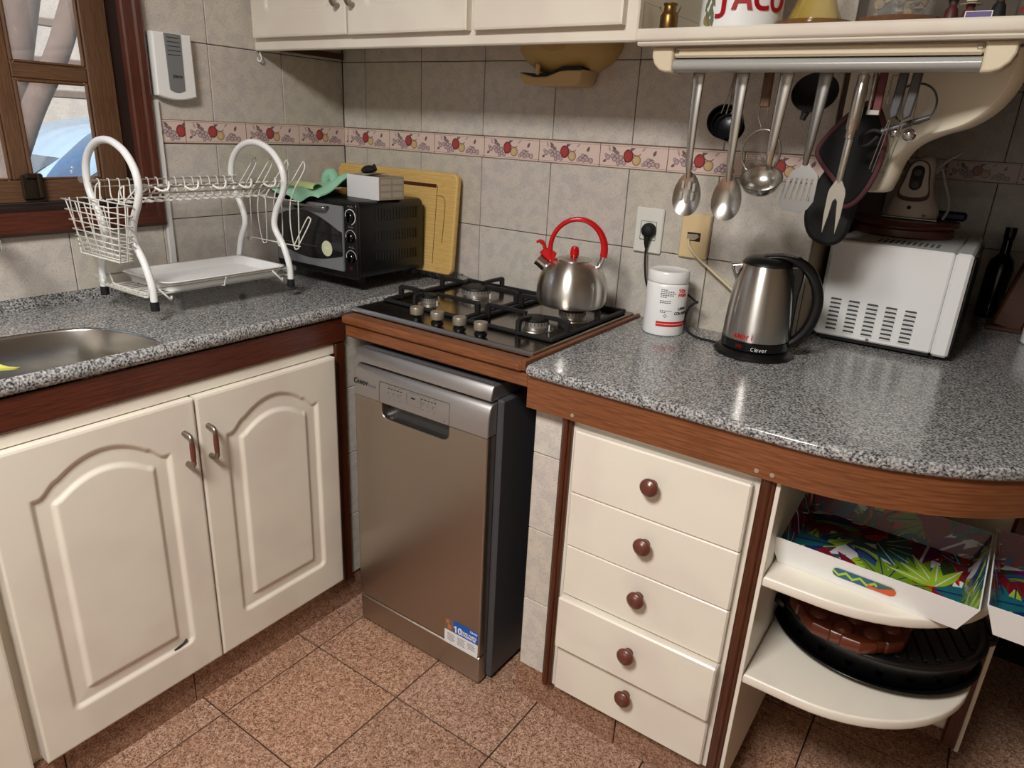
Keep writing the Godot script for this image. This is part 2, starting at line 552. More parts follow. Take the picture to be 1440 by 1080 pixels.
func car(at):
	var t = thing("car", "pale blue car parked outside below the window", "car", at, 0.0)
	# side outline (z, y); the body is 1.7 m across
	var body = [Vector2(-2.1, 0.25), Vector2(2.05, 0.25), Vector2(2.12, 0.5), Vector2(2.0, 0.78), Vector2(1.2, 0.92), Vector2(-1.75, 0.96), Vector2(-2.1, 0.85)]
	var xf = Transform3D(Basis(Vector3.UP, -PI / 2), Vector3.ZERO)
	var mb = MB.new()
	mb.prism(body, -0.85, 0.85, xf, 0.10, 3)
	obj("body", mb, M.car, t)
	var cabin = []
	for p in curve3([Vector3(1.35, 0.85, 0), Vector3(0.75, 1.22, 0), Vector3(0.3, 1.42, 0), Vector3(-0.5, 1.50, 0), Vector3(-1.2, 1.36, 0), Vector3(-1.75, 0.9, 0)], 5): cabin.append(Vector2(p.x, p.y))
	mb = MB.new(); mb.prism(cabin, -0.72, 0.72, xf, 0.14, 3)
	obj("roof", mb, M.car, t)
	for s in [-1, 1]:
		mb = MB.new(); mb.prism([Vector2(0.85, 0.98), Vector2(0.3, 1.33), Vector2(-0.35, 1.39), Vector2(-0.35, 0.98)], -0.005, 0.005, Transform3D(xf.basis, Vector3(s * 0.72, 0, 0)), 0.0)
		obj("side_window", mb, M.car_glass, t)
	mb = MB.new()
	mb.quad(Vector3(-0.6, 0.95, 1.27), Vector3(0.6, 0.95, 1.27), Vector3(0.52, 1.37, 0.46), Vector3(-0.52, 1.37, 0.46))
	obj("windscreen", mb, M.car_glass, t)
	for z in [-1.35, 1.35]:
		for s in [-1, 1]:
			mb = MB.new()
			mb.lathe([[0.0, -0.09], [0.24, -0.09], [0.31, -0.06], [0.31, 0.06], [0.24, 0.09], [0.0, 0.09]], 24, Transform3D(Basis(Vector3(0, 0, 1), PI / 2), Vector3(s * 0.76, 0.31, z)))
			obj("wheel", mb, M.black_matt, t)

# ---------------------------------------------------------------- materials
func rgb8(w, h, f):   # f(x, y) -> Color in sRGB
	var d := PackedByteArray()
	d.resize(w * h * 3)
	var i := 0
	for y in h:
		for x in w:
			var c: Color = f.call(x, y)
			d[i] = int(clampf(c.r, 0, 1) * 255); d[i + 1] = int(clampf(c.g, 0, 1) * 255); d[i + 2] = int(clampf(c.b, 0, 1) * 255)
			i += 3
	var im = Image.create_from_data(w, h, false, Image.FORMAT_RGB8, d)
	im.generate_mipmaps()
	return ImageTexture.create_from_image(im)

func noise_bytes(w, h, freq, seed_, type = FastNoiseLite.TYPE_SIMPLEX_SMOOTH, oct = 1):
	var n := FastNoiseLite.new()
	n.noise_type = type; n.frequency = freq; n.seed = seed_
	n.fractal_type = FastNoiseLite.FRACTAL_FBM if oct > 1 else FastNoiseLite.FRACTAL_NONE
	n.fractal_octaves = oct
	if type == FastNoiseLite.TYPE_CELLULAR: n.cellular_return_type = FastNoiseLite.RETURN_CELL_VALUE
	var im = n.get_seamless_image(w, h)
	im.convert(Image.FORMAT_L8)
	return im.get_data()

func mat(col, rough = 0.5, metal = 0.0, extra = {}):
	var m := StandardMaterial3D.new()
	m.albedo_color = col; m.roughness = rough; m.metallic = metal
	for k in extra: m.set(k, extra[k])
	return m

func tri_mat(tex, per_metre, rough, col = Color.WHITE, world = true, scale = Vector3.ONE):
	var m := StandardMaterial3D.new()
	m.albedo_texture = tex; m.albedo_color = col; m.roughness = rough
	m.uv1_triplanar = true; m.uv1_world_triplanar = world
	m.uv1_scale = scale * per_metre
	m.uv1_triplanar_sharpness = 8.0
	return m

func ramp(stops, t):
	for i in range(1, stops.size()):
		if t <= stops[i][0]:
			return (stops[i - 1][1] as Color).lerp(stops[i][1], (t - stops[i - 1][0]) / (stops[i][0] - stops[i - 1][0]))
	return stops[-1][1]

func make_materials():
	# grey granite: black, grey and white grains a few millimetres across
	var W = 512
	var a = noise_bytes(W, W, 0.105, 3); var b = noise_bytes(W, W, 0.23, 8); var c = noise_bytes(W, W, 0.03, 5); var d = noise_bytes(W, W, 0.17, 11, FastNoiseLite.TYPE_CELLULAR)
	var gr = [[0.0, Color(0.12, 0.12, 0.13)], [0.30, Color(0.25, 0.25, 0.26)], [0.42, Color(0.43, 0.43, 0.44)], [0.55, Color(0.55, 0.55, 0.55)], [0.70, Color(0.66, 0.66, 0.65)], [1.0, Color(0.80, 0.79, 0.77)]]
	var granite = rgb8(W, W, func(x, y):
		var i = y * W + x
		var t = (a[i] * 0.40 + b[i] * 0.26 + d[i] * 0.22 + c[i] * 0.12) / 255.0
		return ramp(gr, clampf((t - 0.5) * 1.4 + 0.54, 0, 1)))
	M.granite = tri_mat(granite, 2.9, 0.16)
	# floor: brownish pink terrazzo with dark and pale crumbs
	var fl = [[0.0, Color(0.20, 0.13, 0.10)], [0.30, Color(0.38, 0.27, 0.215)], [0.45, Color(0.585, 0.44, 0.365)], [0.62, Color(0.675, 0.53, 0.445)], [0.8, Color(0.75, 0.64, 0.56)], [1.0, Color(0.84, 0.77, 0.70)]]
	var terrazzo = rgb8(W, W, func(x, y):
		var i = y * W + x
		var t = (b[i] * 0.45 + a[(i * 7 + 1311) % (W * W)] * 0.05 + d[i] * 0.35 + c[i] * 0.15) / 255.0
		return ramp(fl, clampf((t - 0.5) * 1.15 + 0.54, 0, 1)))
	M.floor = []
	for k in 3: M.floor.append(tri_mat(terrazzo, 3.1, 0.32, [Color(0.98, 0.985, 0.98), Color(0.94, 0.93, 0.92), Color(0.98, 0.965, 0.94)][k]))
	M.skirt = tri_mat(terrazzo, 3.1, 0.35, Color(0.90, 0.87, 0.84))
	M.grout_dark = mat(Color(0.16, 0.12, 0.10), 0.9)
	M.grout = mat(Color(0.36, 0.33, 0.30), 0.9)
	# wall tile: pale stone glaze with grey veins
	var v1 = noise_bytes(W, W, 0.012, 21, FastNoiseLite.TYPE_SIMPLEX_SMOOTH, 3); var v2 = noise_bytes(W, W, 0.06, 22, FastNoiseLite.TYPE_SIMPLEX_SMOOTH, 3); var v3 = noise_bytes(W, W, 0.10, 23)
	var stone = rgb8(W, W, func(x, y):
		var i = y * W + x
		var big = v1[i] / 255.0; var mid = v2[i] / 255.0; var fine = v3[i] / 255.0
		var k = Color(0.80, 0.775, 0.735).lerp(Color(0.755, 0.735, 0.71), smoothstep(0.35, 0.75, big))
		var vein = smoothstep(0.10, 0.0, abs(mid - 0.5)) * smoothstep(0.45, 0.75, fine)
		k = k.lerp(Color(0.55, 0.53, 0.51), vein * 0.5)
		return k.lerp(Color(0.84, 0.81, 0.77), smoothstep(0.6, 0.85, mid) * 0.35))
	M.tile = []
	for k in 3: M.tile.append(tri_mat(stone, 3.0, 0.30, [Color(1, 1, 1), Color(0.97, 0.965, 0.95), Color(0.985, 0.975, 0.98)][k]))
	# wood
	var w1 = noise_bytes(W, W, 0.010, 31, FastNoiseLite.TYPE_SIMPLEX_SMOOTH, 3); var w2 = noise_bytes(W, W, 0.02, 32)
	var wood = func(dark, mid, light):
		return rgb8(W, W, func(x, y):
			var yy = (y * 15) % W; var xx = min(x, W - 1 - x)
			var t = w1[yy * W + xx] / 255.0
			var s = w2[((y * 23) % W) * W + int(min(x, W - 1 - x) * 0.5)] / 255.0
			var k = (dark as Color).lerp(mid, smoothstep(0.15, 0.5, t) * 0.7 + 0.3).lerp(light, smoothstep(0.45, 0.9, t) * 0.6)
			return k.lerp(dark, smoothstep(0.55, 0.9, s) * 0.35))
	var t_orange = wood.call(Color(0.37, 0.205, 0.115), Color(0.47, 0.28, 0.165), Color(0.55, 0.345, 0.21))
	var t_red = wood.call(Color(0.23, 0.10, 0.065), Color(0.315, 0.145, 0.09), Color(0.39, 0.185, 0.115))
	var t_brown = wood.call(Color(0.32, 0.215, 0.145), Color(0.39, 0.275, 0.19), Color(0.45, 0.33, 0.235))
	var t_pale = wood.call(Color(0.78, 0.63, 0.36), Color(0.83, 0.69, 0.42), Color(0.87, 0.75, 0.49))
	M.wood = tri_mat(t_orange, 2.2, 0.34); M.wood_red = tri_mat(t_red, 2.2, 0.36); M.wood_sash = tri_mat(t_brown, 2.5, 0.4)
	M.wood_pale = tri_mat(t_pale, 2.2, 0.45, Color.WHITE, false)
	var upright = func(t):   # grain turned to run up a post
		var im = t.get_image().duplicate()
		im.clear_mipmaps(); im.rotate_90(CLOCKWISE); im.generate_mipmaps()
		return ImageTexture.create_from_image(im)
	M.wood_post = tri_mat(upright.call(t_orange), 2.6, 0.36, Color(0.66, 0.58, 0.55)); M.wood_red_post = tri_mat(upright.call(t_red), 2.4, 0.36); M.wood_sash_post = tri_mat(upright.call(t_brown), 2.5, 0.4)
	M.wood_knob = mat(Color(0.37, 0.175, 0.115), 0.28, 0, {"clearcoat_enabled": true, "clearcoat": 0.6})
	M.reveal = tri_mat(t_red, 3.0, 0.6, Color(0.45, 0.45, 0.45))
	M.wood_dark = tri_mat(t_brown, 3.0, 0.5, Color(0.72, 0.58, 0.52))
	# paints, plastics, metals
	var cr = noise_bytes(256, 256, 0.01, 41, FastNoiseLite.TYPE_SIMPLEX_SMOOTH, 3)
	var cream = rgb8(256, 256, func(x, y):
		return Color(0.88, 0.855, 0.80).lerp(Color(0.86, 0.825, 0.78), smoothstep(0.35, 0.8, cr[y * 256 + x] / 255.0)))
	M.cream = tri_mat(cream, 1.4, 0.30)
	M.cream_plain = mat(Color(0.88, 0.85, 0.77), 0.42)
	M.lamp_plastic = mat(Color(0.83, 0.78, 0.68), 0.35)
	M.diffuser = mat(Color(0.64, 0.64, 0.63), 0.22)
	M.white = mat(Color(0.92, 0.925, 0.925), 0.28)
	M.white_matt = mat(Color(0.86, 0.86, 0.85), 0.55)
	M.plaster = mat(Color(0.86, 0.84, 0.80), 0.9)
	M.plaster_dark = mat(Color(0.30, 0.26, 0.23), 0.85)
	M.plaster_tan = mat(Color(0.56, 0.50, 0.42), 0.8)
	M.grey_plastic = mat(Color(0.46, 0.47, 0.48), 0.4)
	M.black = mat(Color(0.035, 0.035, 0.04), 0.35)
	M.black_matt = mat(Color(0.04, 0.04, 0.045), 0.7)
	M.black_gloss = mat(Color(0.025, 0.025, 0.028), 0.12)
	M.iron = mat(Color(0.06, 0.06, 0.065), 0.55)
	M.oven_glass = mat(Color(0.10, 0.10, 0.105), 0.08)
	M.slate = mat(Color(0.27, 0.27, 0.285), 0.40)
	M.steel = mat(Color(0.78, 0.77, 0.75), 0.24, 1.0)
	M.steel_door = mat(Color(0.67, 0.635, 0.60), 0.32, 1.0)
	M.steel_panel = mat(Color(0.66, 0.65, 0.65), 0.42, 0.85)
	M.burner = mat(Color(0.74, 0.73, 0.71), 0.42, 0.8)
	M.brushed = mat(Color(0.80, 0.79, 0.77), 0.30, 1.0, {"anisotropy_enabled": true, "anisotropy": -0.85})
	M.chrome = mat(Color(0.86, 0.86, 0.86), 0.10, 1.0)
	M.hob_steel = mat(Color(0.52, 0.48, 0.44), 0.16, 1.0)
	M.hob_edge = mat(Color(0.66, 0.64, 0.62), 0.28, 1.0)
	M.alu = mat(Color(0.58, 0.58, 0.575), 0.30, 1.0)
	M.knob_metal = mat(Color(0.58, 0.55, 0.50), 0.42, 0.55)
	M.nickel = mat(Color(0.60, 0.57, 0.53), 0.34, 1.0)
	M.red = mat(Color(0.72, 0.03, 0.06), 0.16)
	M.red_print = mat(Color(0.78, 0.08, 0.07), 0.6)
	M.dark_print = mat(Color(0.12, 0.12, 0.13), 0.6)
	M.grey_print = mat(Color(0.45, 0.46, 0.48), 0.6)
	M.white_print = mat(Color(0.9, 0.9, 0.9), 0.6)
	M.blue_print = mat(Color(0.05, 0.33, 0.68), 0.5)
	M.paper = mat(Color(0.86, 0.86, 0.87), 0.6)
	M.card = mat(Color(0.60, 0.54, 0.47), 0.8)
	M.ivory = mat(Color(0.84, 0.74, 0.57), 0.45)
	M.ivory_cord = mat(Color(0.83, 0.77, 0.62), 0.5)
	M.outlet_white = mat(Color(0.86, 0.86, 0.83), 0.35)
	M.cloth_green = mat(Color(0.58, 0.79, 0.68), 0.95, 0, {"rim_enabled": true, "rim": 0.3})
	M.cloth_pale = mat(Color(0.72, 0.77, 0.55), 0.95)
	M.cloth_yellow = mat(Color(0.80, 0.80, 0.36), 0.95)
	M.mitt = mat(Color(0.045, 0.048, 0.06), 0.9)
	M.mitt_edge = mat(Color(0.33, 0.17, 0.20), 0.85)
	M.brass = mat(Color(0.47, 0.36, 0.20), 0.34, 0.9)
	M.amber = mat(Color(0.58, 0.33, 0.06, 0.55), 0.08, 0, {"transparency": BaseMaterial3D.TRANSPARENCY_ALPHA})
	M.yellow_glass = mat(Color(0.86, 0.74, 0.22, 0.22), 0.05, 0, {"transparency": BaseMaterial3D.TRANSPARENCY_ALPHA})
	M.clear_glass = mat(Color(0.85, 0.88, 0.88, 0.08), 0.05, 0, {"transparency": BaseMaterial3D.TRANSPARENCY_ALPHA})
	M.pane = mat(Color(0.9, 0.95, 0.95, 0.06), 0.03, 0, {"transparency": BaseMaterial3D.TRANSPARENCY_ALPHA})
	M.old_plastic = mat(Color(0.72, 0.60, 0.36), 0.35)
	M.old_plastic_pale = mat(Color(0.78, 0.66, 0.47), 0.4)
	M.wire = mat(Color(0.88, 0.87, 0.84), 0.3)
	M.wire_old = mat(Color(0.62, 0.59, 0.53), 0.4, 0.3)
	M.copper = mat(Color(0.36, 0.155, 0.085), 0.30, 0.0)
	M.hole = mat(Color(0.004, 0.004, 0.004), 1.0, 0, {"metallic_specular": 0.0})
	M.slot_print = mat(Color.WHITE, 0.3, 0, {"albedo_texture": rgb8(128, 32, func(x, y):
		var k = Color(0.10, 0.36, 0.46)
		var zig = 16.0 + 7.0 * (1.0 if int(x / 14.0) % 2 == 0 else -1.0) * (fmod(x, 14.0) / 7.0 - 1.0)
		if abs(y - zig) < 5 and x < 90: k = Color(0.66, 0.80, 0.16)
		if x > 72 and y > 14 + 8 * sin(x * 0.09): k = Color(0.86, 0.32, 0.10)
		if x > 84 and y < 6: k = Color(0.28, 0.42, 0.14)
		return k)})
	M.cast = mat(Color(0.055, 0.055, 0.06), 0.26)
	M.navy = mat(Color(0.05, 0.08, 0.24), 0.5)
	M.maroon = mat(Color(0.30, 0.12, 0.12), 0.5)
	M.violet = mat(Color(0.35, 0.29, 0.50), 0.6)
	M.straw = mat(Color(0.62, 0.53, 0.38), 0.9)
	M.iron_white = mat(Color(0.78, 0.74, 0.70), 0.3)
	M.cord_cloth = mat(Color(0.62, 0.61, 0.60), 0.8)
	M.bark = tri_mat(stone, 1.6, 0.9, Color(0.60, 0.53, 0.52))
	M.car = mat(Color(0.66, 0.78, 0.88), 0.15, 0.1)
	M.car_glass = mat(Color(0.32, 0.40, 0.48), 0.05)
	M.earth = mat(Color(0.55, 0.50, 0.45), 0.95)
	M.fence = mat(Color(0.50, 0.43, 0.38), 0.8)
	M.bright_wall = tri_mat(stone, 0.5, 0.9)
	M.border = border_material()
	M.tray_print = tray_material()

func disc(k, x, y, cx, cy, r, fill, edge, ry = 0.0):   # an outlined spot on a print
	var d = Vector2(float(x - cx) / r, float(y - cy) / (ry if ry > 0 else float(r))).length()
	if d > 1.0: return k
	return edge if d > 0.80 else (fill as Color).lerp(edge, 0.35 * smoothstep(0.3, 0.9, d) * smoothstep(-0.6, 0.9, float(x - cx) / r))

func leaf(k, x, y, cx, cy, ang, len_, wid, fill, vein):
	var p = Vector2(x - cx, y - cy).rotated(-ang)
	if p.x < 0 or p.x > len_: return k
	var t = p.x / len_
	var w = wid * sin(PI * pow(t, 0.8))
	if abs(p.y) > w: return k
	return vein if abs(p.y) < wid * 0.09 else fill

func border_material():   # printed fruit frieze: apple, peach, grapes and leaves on pale pink
	var ink = Color(0.36, 0.27, 0.30); var pale = Color(0.72, 0.64, 0.65)
	var t = rgb8(400, 124, func(x, y):
		var k = Color(0.845, 0.76, 0.72)
		if y < 4 or y > 119: k = Color(0.62, 0.50, 0.46)
		elif y < 9 or y > 114: k = Color(0.86, 0.80, 0.76)
		elif y < 11 or y > 112: k = Color(0.55, 0.42, 0.38)
		k = leaf(k, x, y, 60, 40, -1.9, 34, 7, pale, ink); k = leaf(k, x, y, 96, 36, -2.4, 36, 8, ink, pale)
		k = leaf(k, x, y, 318, 52, -1.1, 36, 8, ink, pale); k = leaf(k, x, y, 250, 30, -0.7, 30, 6, pale, ink); k = leaf(k, x, y, 40, 84, 2.6, 26, 7, ink, pale)
		k = leaf(k, x, y, 118, 46, -2.9, 52, 9, Color(0.55, 0.47, 0.46), ink); k = leaf(k, x, y, 290, 70, 0.1, 40, 7, Color(0.58, 0.50, 0.48), ink)
		for q in [[104, 64, 15], [90, 78, 14], [112, 84, 14], [128, 70, 14], [76, 62, 13], [132, 92, 12], [48, 70, 14], [114, 100, 11], [150, 96, 12], [278, 90, 14], [300, 96, 13], [322, 92, 13], [346, 96, 14], [292, 74, 12], [264, 98, 10], [36, 58, 9]]:
			k = disc(k, x, y, q[0], q[1], q[2], pale, ink)
		k = disc(k, x, y, 222, 78, 27, Color(0.78, 0.68, 0.50), Color(0.58, 0.44, 0.36))
		k = disc(k, x, y, 172, 58, 30, Color(0.64, 0.26, 0.25), Color(0.44, 0.14, 0.16), 34)
		k = leaf(k, x, y, 176, 30, -0.4, 40, 6, ink, pale)
		if abs(Vector2(x - 222, y - 20).length() - 34) < 2 and y > 12 and x < 246: k = ink
		return k)
	return mat(Color.WHITE, 0.28, 0, {"albedo_texture": t})

func tray_material():   # bright tropical leaves printed on white
	var r := RandomNumberGenerator.new()
	r.seed = 77
	var cols = [Color(0.10, 0.16, 0.38), Color(0.16, 0.30, 0.50), Color(0.42, 0.56, 0.12), Color(0.45, 0.07, 0.13), Color(0.50, 0.09, 0.16), Color(0.78, 0.22, 0.08), Color(0.14, 0.30, 0.16), Color(0.45, 0.12, 0.36), Color(0.10, 0.38, 0.42), Color(0.60, 0.74, 0.18)]
	var im := Image.create(512, 512, false, Image.FORMAT_RGB8)
	im.fill(Color(0.88, 0.88, 0.90))
	var put = func(cx, cy, ang, len_, wid, col, vein):
		var ca = cos(ang); var sa = sin(ang)
		for s in int(len_ * 1.4):
			var p = s / 1.4; var t = p / len_
			var w = wid * sin(PI * pow(t, 0.75))
			var e = -w
			while e <= w:
				var X = int(cx + ca * p - sa * e); var Y = int(cy + sa * p + ca * e)
				im.set_pixel(posmod(X, 512), posmod(Y, 512), vein if abs(e) < wid * 0.10 else col)
				e += 0.7
	for n in 46:
		var cx = r.randf() * 512; var cy = r.randf() * 512; var a0 = r.randf() * TAU
		var col = cols[r.randi() % cols.size()]; var vein = Color(0.88, 0.88, 0.9) if r.randf() < 0.6 else cols[r.randi() % cols.size()]
		if n % 3 == 0:
			for k in 5: put.call(cx, cy, a0 + (k - 2) * 0.45, 120 + r.randf() * 60, 19, col, vein)
		elif n % 3 == 1:
			put.call(cx, cy, a0, 170 + r.randf() * 90, 46, col, vein)
		else:
			for k in 3: put.call(cx + k * 12, cy + k * 9, a0 + k * 0.2, 170, 22, cols[(n + k) % cols.size()], col)
	im.generate_mipmaps()
	return mat(Color.WHITE, 0.22, 0, {"albedo_texture": ImageTexture.create_from_image(im)})

# ---------------------------------------------------------------- fitted cupboards
func panel_door(w, h, dz, arch, ml = 0.062, mb_ = 0.085, shoulder = 0.105, peak = 0.043):   # a raised-and-fielded door; face towards +z, local origin at its lower left back corner
	var groove = func(u, v):   # signed distance-like value: > 0 inside the groove outline
		var x = abs(u - w / 2); var hw = w / 2 - ml
		var top = h - shoulder
		if arch:
			var t = clampf(x / hw, 0, 1)
			var s: float
			if t < 0.62: s = 1.0 - 0.55 * (t / 0.62) * (t / 0.62)
			elif t < 0.90: s = 0.45 * (0.5 + 0.5 * cos(PI * (t - 0.62) / 0.28))
			else: s = 0.0
			top += (shoulder - peak) * s
		var dx = hw - x; var dy = min(v - mb_, (top - v) * 0.86)
		var r = 0.02
		if dx < r and v - mb_ < r and v < h / 2: return r - Vector2(r - dx, r - (v - mb_)).length()
		return min(dx, dy)
	var height = func(u, v):
		var d = groove.call(u, v)
		if d < 0.0: return 0.0
		var b = 0.0095
		if d < b: return -0.0070 * (1.0 - cos(PI * 0.5 * d / b))   # hollow down to the sunk band
		if d < 0.036: return -0.0070 + 0.0010 * smoothstep(b, 0.036, d)
		if d < 0.0465: return -0.0060 + 0.0065 * smoothstep(0.036, 0.0465, d)
		return 0.0005
	var nu = int(w / 0.003); var nv = int(h / 0.003)
	var vs := PackedVector3Array(); var ns := PackedVector3Array(); var uvs := PackedVector2Array(); var ids := PackedInt32Array()
	var hs = []
	for j in nv + 1:
		for i in nu + 1:
			var e = 0.0
			var edge = min(min(i, nu - i), min(j, nv - j))
			if edge == 0: e = -0.0022
			hs.append(height.call(w * i / nu, h * j / nv) + e)
	for j in nv + 1:
		for i in nu + 1:
			var z = hs[j * (nu + 1) + i]
			vs.append(Vector3(w * i / nu, h * j / nv, dz + z))
			var gx = (hs[j * (nu + 1) + min(i + 1, nu)] - hs[j * (nu + 1) + max(i - 1, 0)]) / (2.0 * w / nu)
			var gy = (hs[min(j + 1, nv) * (nu + 1) + i] - hs[max(j - 1, 0) * (nu + 1) + i]) / (2.0 * h / nv)
			ns.append(Vector3(-gx, -gy, 1).normalized()); uvs.append(Vector2.ZERO)
	for j in nv:
		for i in nu:
			var a = j * (nu + 1) + i; var b = a + 1; var c = a + nu + 1; var d = c + 1
			ids.append_array([a, c, b, b, c, d])
	var arr = []
	arr.resize(Mesh.ARRAY_MAX)
	arr[Mesh.ARRAY_VERTEX] = vs; arr[Mesh.ARRAY_NORMAL] = ns; arr[Mesh.ARRAY_TEX_UV] = uvs; arr[Mesh.ARRAY_INDEX] = ids
	var m := ArrayMesh.new()
	m.add_surface_from_arrays(Mesh.PRIMITIVE_TRIANGLES, arr)
	var st = MB.new()   # the edges and the back
	var f = dz - 0.0022
	st.loft([[Vector3(0, 0, 0), Vector3(w, 0, 0), Vector3(w, h, 0), Vector3(0, h, 0)], [Vector3(0, 0, f), Vector3(w, 0, f), Vector3(w, h, f), Vector3(0, h, f)]], true, -1)
	st.quad(Vector3(0, h, 0), Vector3(w, h, 0), Vector3(w, 0, 0), Vector3(0, 0, 0))
	st.st.generate_normals()
	st.st.index()
	st.st.commit(m)
	return m

func bow_handle(parent, at, bas):   # nickel bow with a wooden grip, standing along local y, out along local z
	var hnd = Node3D.new()
	hnd.name = "handle"
	parent.add_child(hnd, true)
	hnd.transform = Transform3D(bas, at)
	for s in [-1, 1]:
		var mb = MB.new()
		mb.tube([Vector3(0, s * 0.037, 0), Vector3(0, s * 0.037, 0.016), Vector3(0, s * 0.0352, 0.022), Vector3(0, s * 0.030, 0.0255), Vector3(0, s * 0.022, 0.026)], [0.0065, 0.0055, 0.0055, 0.0055, 0.0052], 10)
		obj("handle_end", mb, M.nickel, hnd)
	var mb2 = MB.new()
	mb2.lathe([[0.0, -0.024], [0.0048, -0.024], [0.0058, -0.012], [0.006, 0.0], [0.0058, 0.012], [0.0048, 0.024], [0.0, 0.024]], 12, Transform3D(Basis.IDENTITY, Vector3(0, 0, 0.026)))
	obj("grip", mb2, M.wood_knob, hnd)

func slab_edge(mb, poly, y0, y1, r, steps = 5):   # horizontal slab, outline in (x, z), front edges rounded
	var P = []
	for p in poly: P.append(Vector2(p.x, -p.y))
	mb.prism(P, y0, y1, Transform3D(Basis(Vector3(1, 0, 0), Vector3(0, 0, -1), Vector3(0, 1, 0)), Vector3.ZERO), r, steps)

func left_run():
	# granite worktop with the sink cut-out: rings from the underside over the rounded edge to the hole
	var hole = []
	var hp = []
	for p in curve3([Vector3(0.496, 1.005, 0), Vector3(0.43, 0.992, 0), Vector3(0.34, 1.002, 0), Vector3(0.265, 1.035, 0), Vector3(0.225, 1.10, 0), Vector3(0.205, 1.22, 0), Vector3(0.205, 1.36, 0), Vector3(0.24, 1.46, 0), Vector3(0.36, 1.51, 0), Vector3(0.47, 1.49, 0), Vector3(0.515, 1.40, 0), Vector3(0.525, 1.25, 0), Vector3(0.524, 1.10, 0), Vector3(0.518, 1.03, 0)], 5, true): hp.append(Vector2(p.x, p.y))
	if not Geometry2D.is_polygon_clockwise(PackedVector2Array(hp)): hp.reverse()
	var cen = Vector2(0.36, 1.22)
	var dirs = []
	for p in hp: dirs.append((p - cen).normalized())
	for c in [Vector2(0.002, 0.003), Vector2(0.600, 0.003), Vector2(0.600, 2.3), Vector2(0.002, 2.3)]: dirs.append((c - cen).normalized())
	dirs.sort_custom(func(a, b): return a.angle() < b.angle())
	var cast = func(d, poly):
		var best = 1e9
		for i in poly.size():
			var q = Geometry2D.segment_intersects_segment(cen, cen + d * 5.0, poly[i], poly[(i + 1) % poly.size()])
			if q != null: best = min(best, (q - cen).length())
		return cen + d * best
	var rect = func(e): return [Vector2(0.002, 0.003), Vector2(0.600 - e, 0.003), Vector2(0.600 - e, 2.3), Vector2(0.002, 2.3)]
	var rings = []
	var add = func(poly, y):
		var ring = []
		for d in dirs:
			var q = cast.call(d, poly)
			ring.append(Vector3(q.x, y, q.y))
		ring.reverse()
		rings.append(ring)
	var grow = func(k):
		var out = []
		for p in hp: out.append(p + (p - cen).normalized() * k)
		return out
	var y0 = 0.911; var y1 = 0.943
	add.call(grow.call(0.0), y0); add.call(rect.call(0.006), y0)
	var mb = MB.new()
	for a in 7:
		var t = PI * a / 6.0 - PI / 2
		add.call(rect.call(0.0125 * (1 - cos(t))), (y0 + y1) / 2 + 0.016 * sin(t))
	var outer = rings.slice(1)
	mb.loft([rings[0], rings[1]], true, -1)
	mb.loft(outer)
	var top0 = rings[-1]
	rings = [top0]
	add.call(grow.call(0.004), y1); 
	mb.loft(rings, true, -1)
	rings = [rings[-1]]
	add.call(grow.call(0.0006), y1 - 0.002); add.call(grow.call(0.0), y1 - 0.006); add.call(grow.call(0.0), y0)
	mb.loft(rings)
	var wt = obj("worktop", mb, M.granite)
	tag(wt, "grey granite worktop along the window wall with the sink cut into it", "worktop")
	# steel bowl hanging under the cut-out
	var t = thing("sink", "stainless steel sink bowl set under the left granite worktop", "sink", Vector3(0.36, 0.911, 1.22))
	mb = MB.new()
	rings = []
	for l in [[0.018, -0.001], [0.0, -0.0005], [-0.004, -0.006], [-0.010, -0.08], [-0.018, -0.12], [-0.045, -0.142], [-0.09, -0.147]]:
		var ring = []
		for p in hp:
			var q = (p - cen) + (p - cen).normalized() * l[0]
			ring.append(Vector3(q.x, l[1], q.y))
		rings.append(ring)
	mb.loft(rings)
	mb.cap(rings[-1])
	obj("bowl", mb, M.steel, t)
	mb = MB.new()
	mb.lathe([[0.0, 0.004], [0.02, 0.004], [0.036, 0.002], [0.040, -0.001]], 24, Transform3D(Basis.IDENTITY, Vector3(0, -0.146, 0)))
	obj("drain", mb, M.chrome, t)
	# fascia under the worktop
	mb = MB.new(); mb.bb(0.55, 0.590, 0.843, 0.9105, 0.556, 2.3, 0.003)
	tag(obj("fascia_board", mb, M.wood_red), "dark reddish wood fascia under the left granite worktop", "board")
	# base cupboard
	t = thing("base_cabinet", "cream base cabinet under the sink worktop with two arched panel doors", "cabinet", Vector3(0, 0, 0))
	mb = MB.new()
	mb.bb(0.02, 0.560, 0.098, 0.735, 0.592, 2.3)
	mb.bb(0.535, 0.560, 0.7355, 0.8425, 0.592, 2.3)
	obj("carcass", mb, M.cream, t)
	mb = MB.new(); mb.bb(0.5605, 0.584, 0.8135, 0.842, 0.592, 2.3, 0.002); obj("top_rail", mb, M.cream, t)
	mb = MB.new(); mb.bb(0.535, 0.588, 0.086, 0.8425, 0.556, 0.5915, 0.004); obj("post", mb, M.wood_post, t)
	var bas = Basis(Vector3(0, 0, -1), Vector3(0, 1, 0), Vector3(1, 0, 0))
	for d in [[1.0035, 0.397, true], [1.4125, 0.404, true], [1.835, 0.40, true]]:
		var dn = Node3D.new()
		dn.name = "door"
		t.add_child(dn, true)
		dn.transform = Transform3D(bas, Vector3(0.5615, 0.115 if d[0] < 1.8 else 0.115, d[0]))
		piece("panel", panel_door(d[1], 0.697, 0.043 if d[0] < 1.5 else 0.034, true), M.cream, dn, Vector3.ZERO)
		var hx = 0.022 if d[0] < 1.2 else d[1] - 0.030
		bow_handle(dn, Vector3(hx, 0.588, 0.043 if d[0] < 1.5 else 0.034), Basis.IDENTITY)
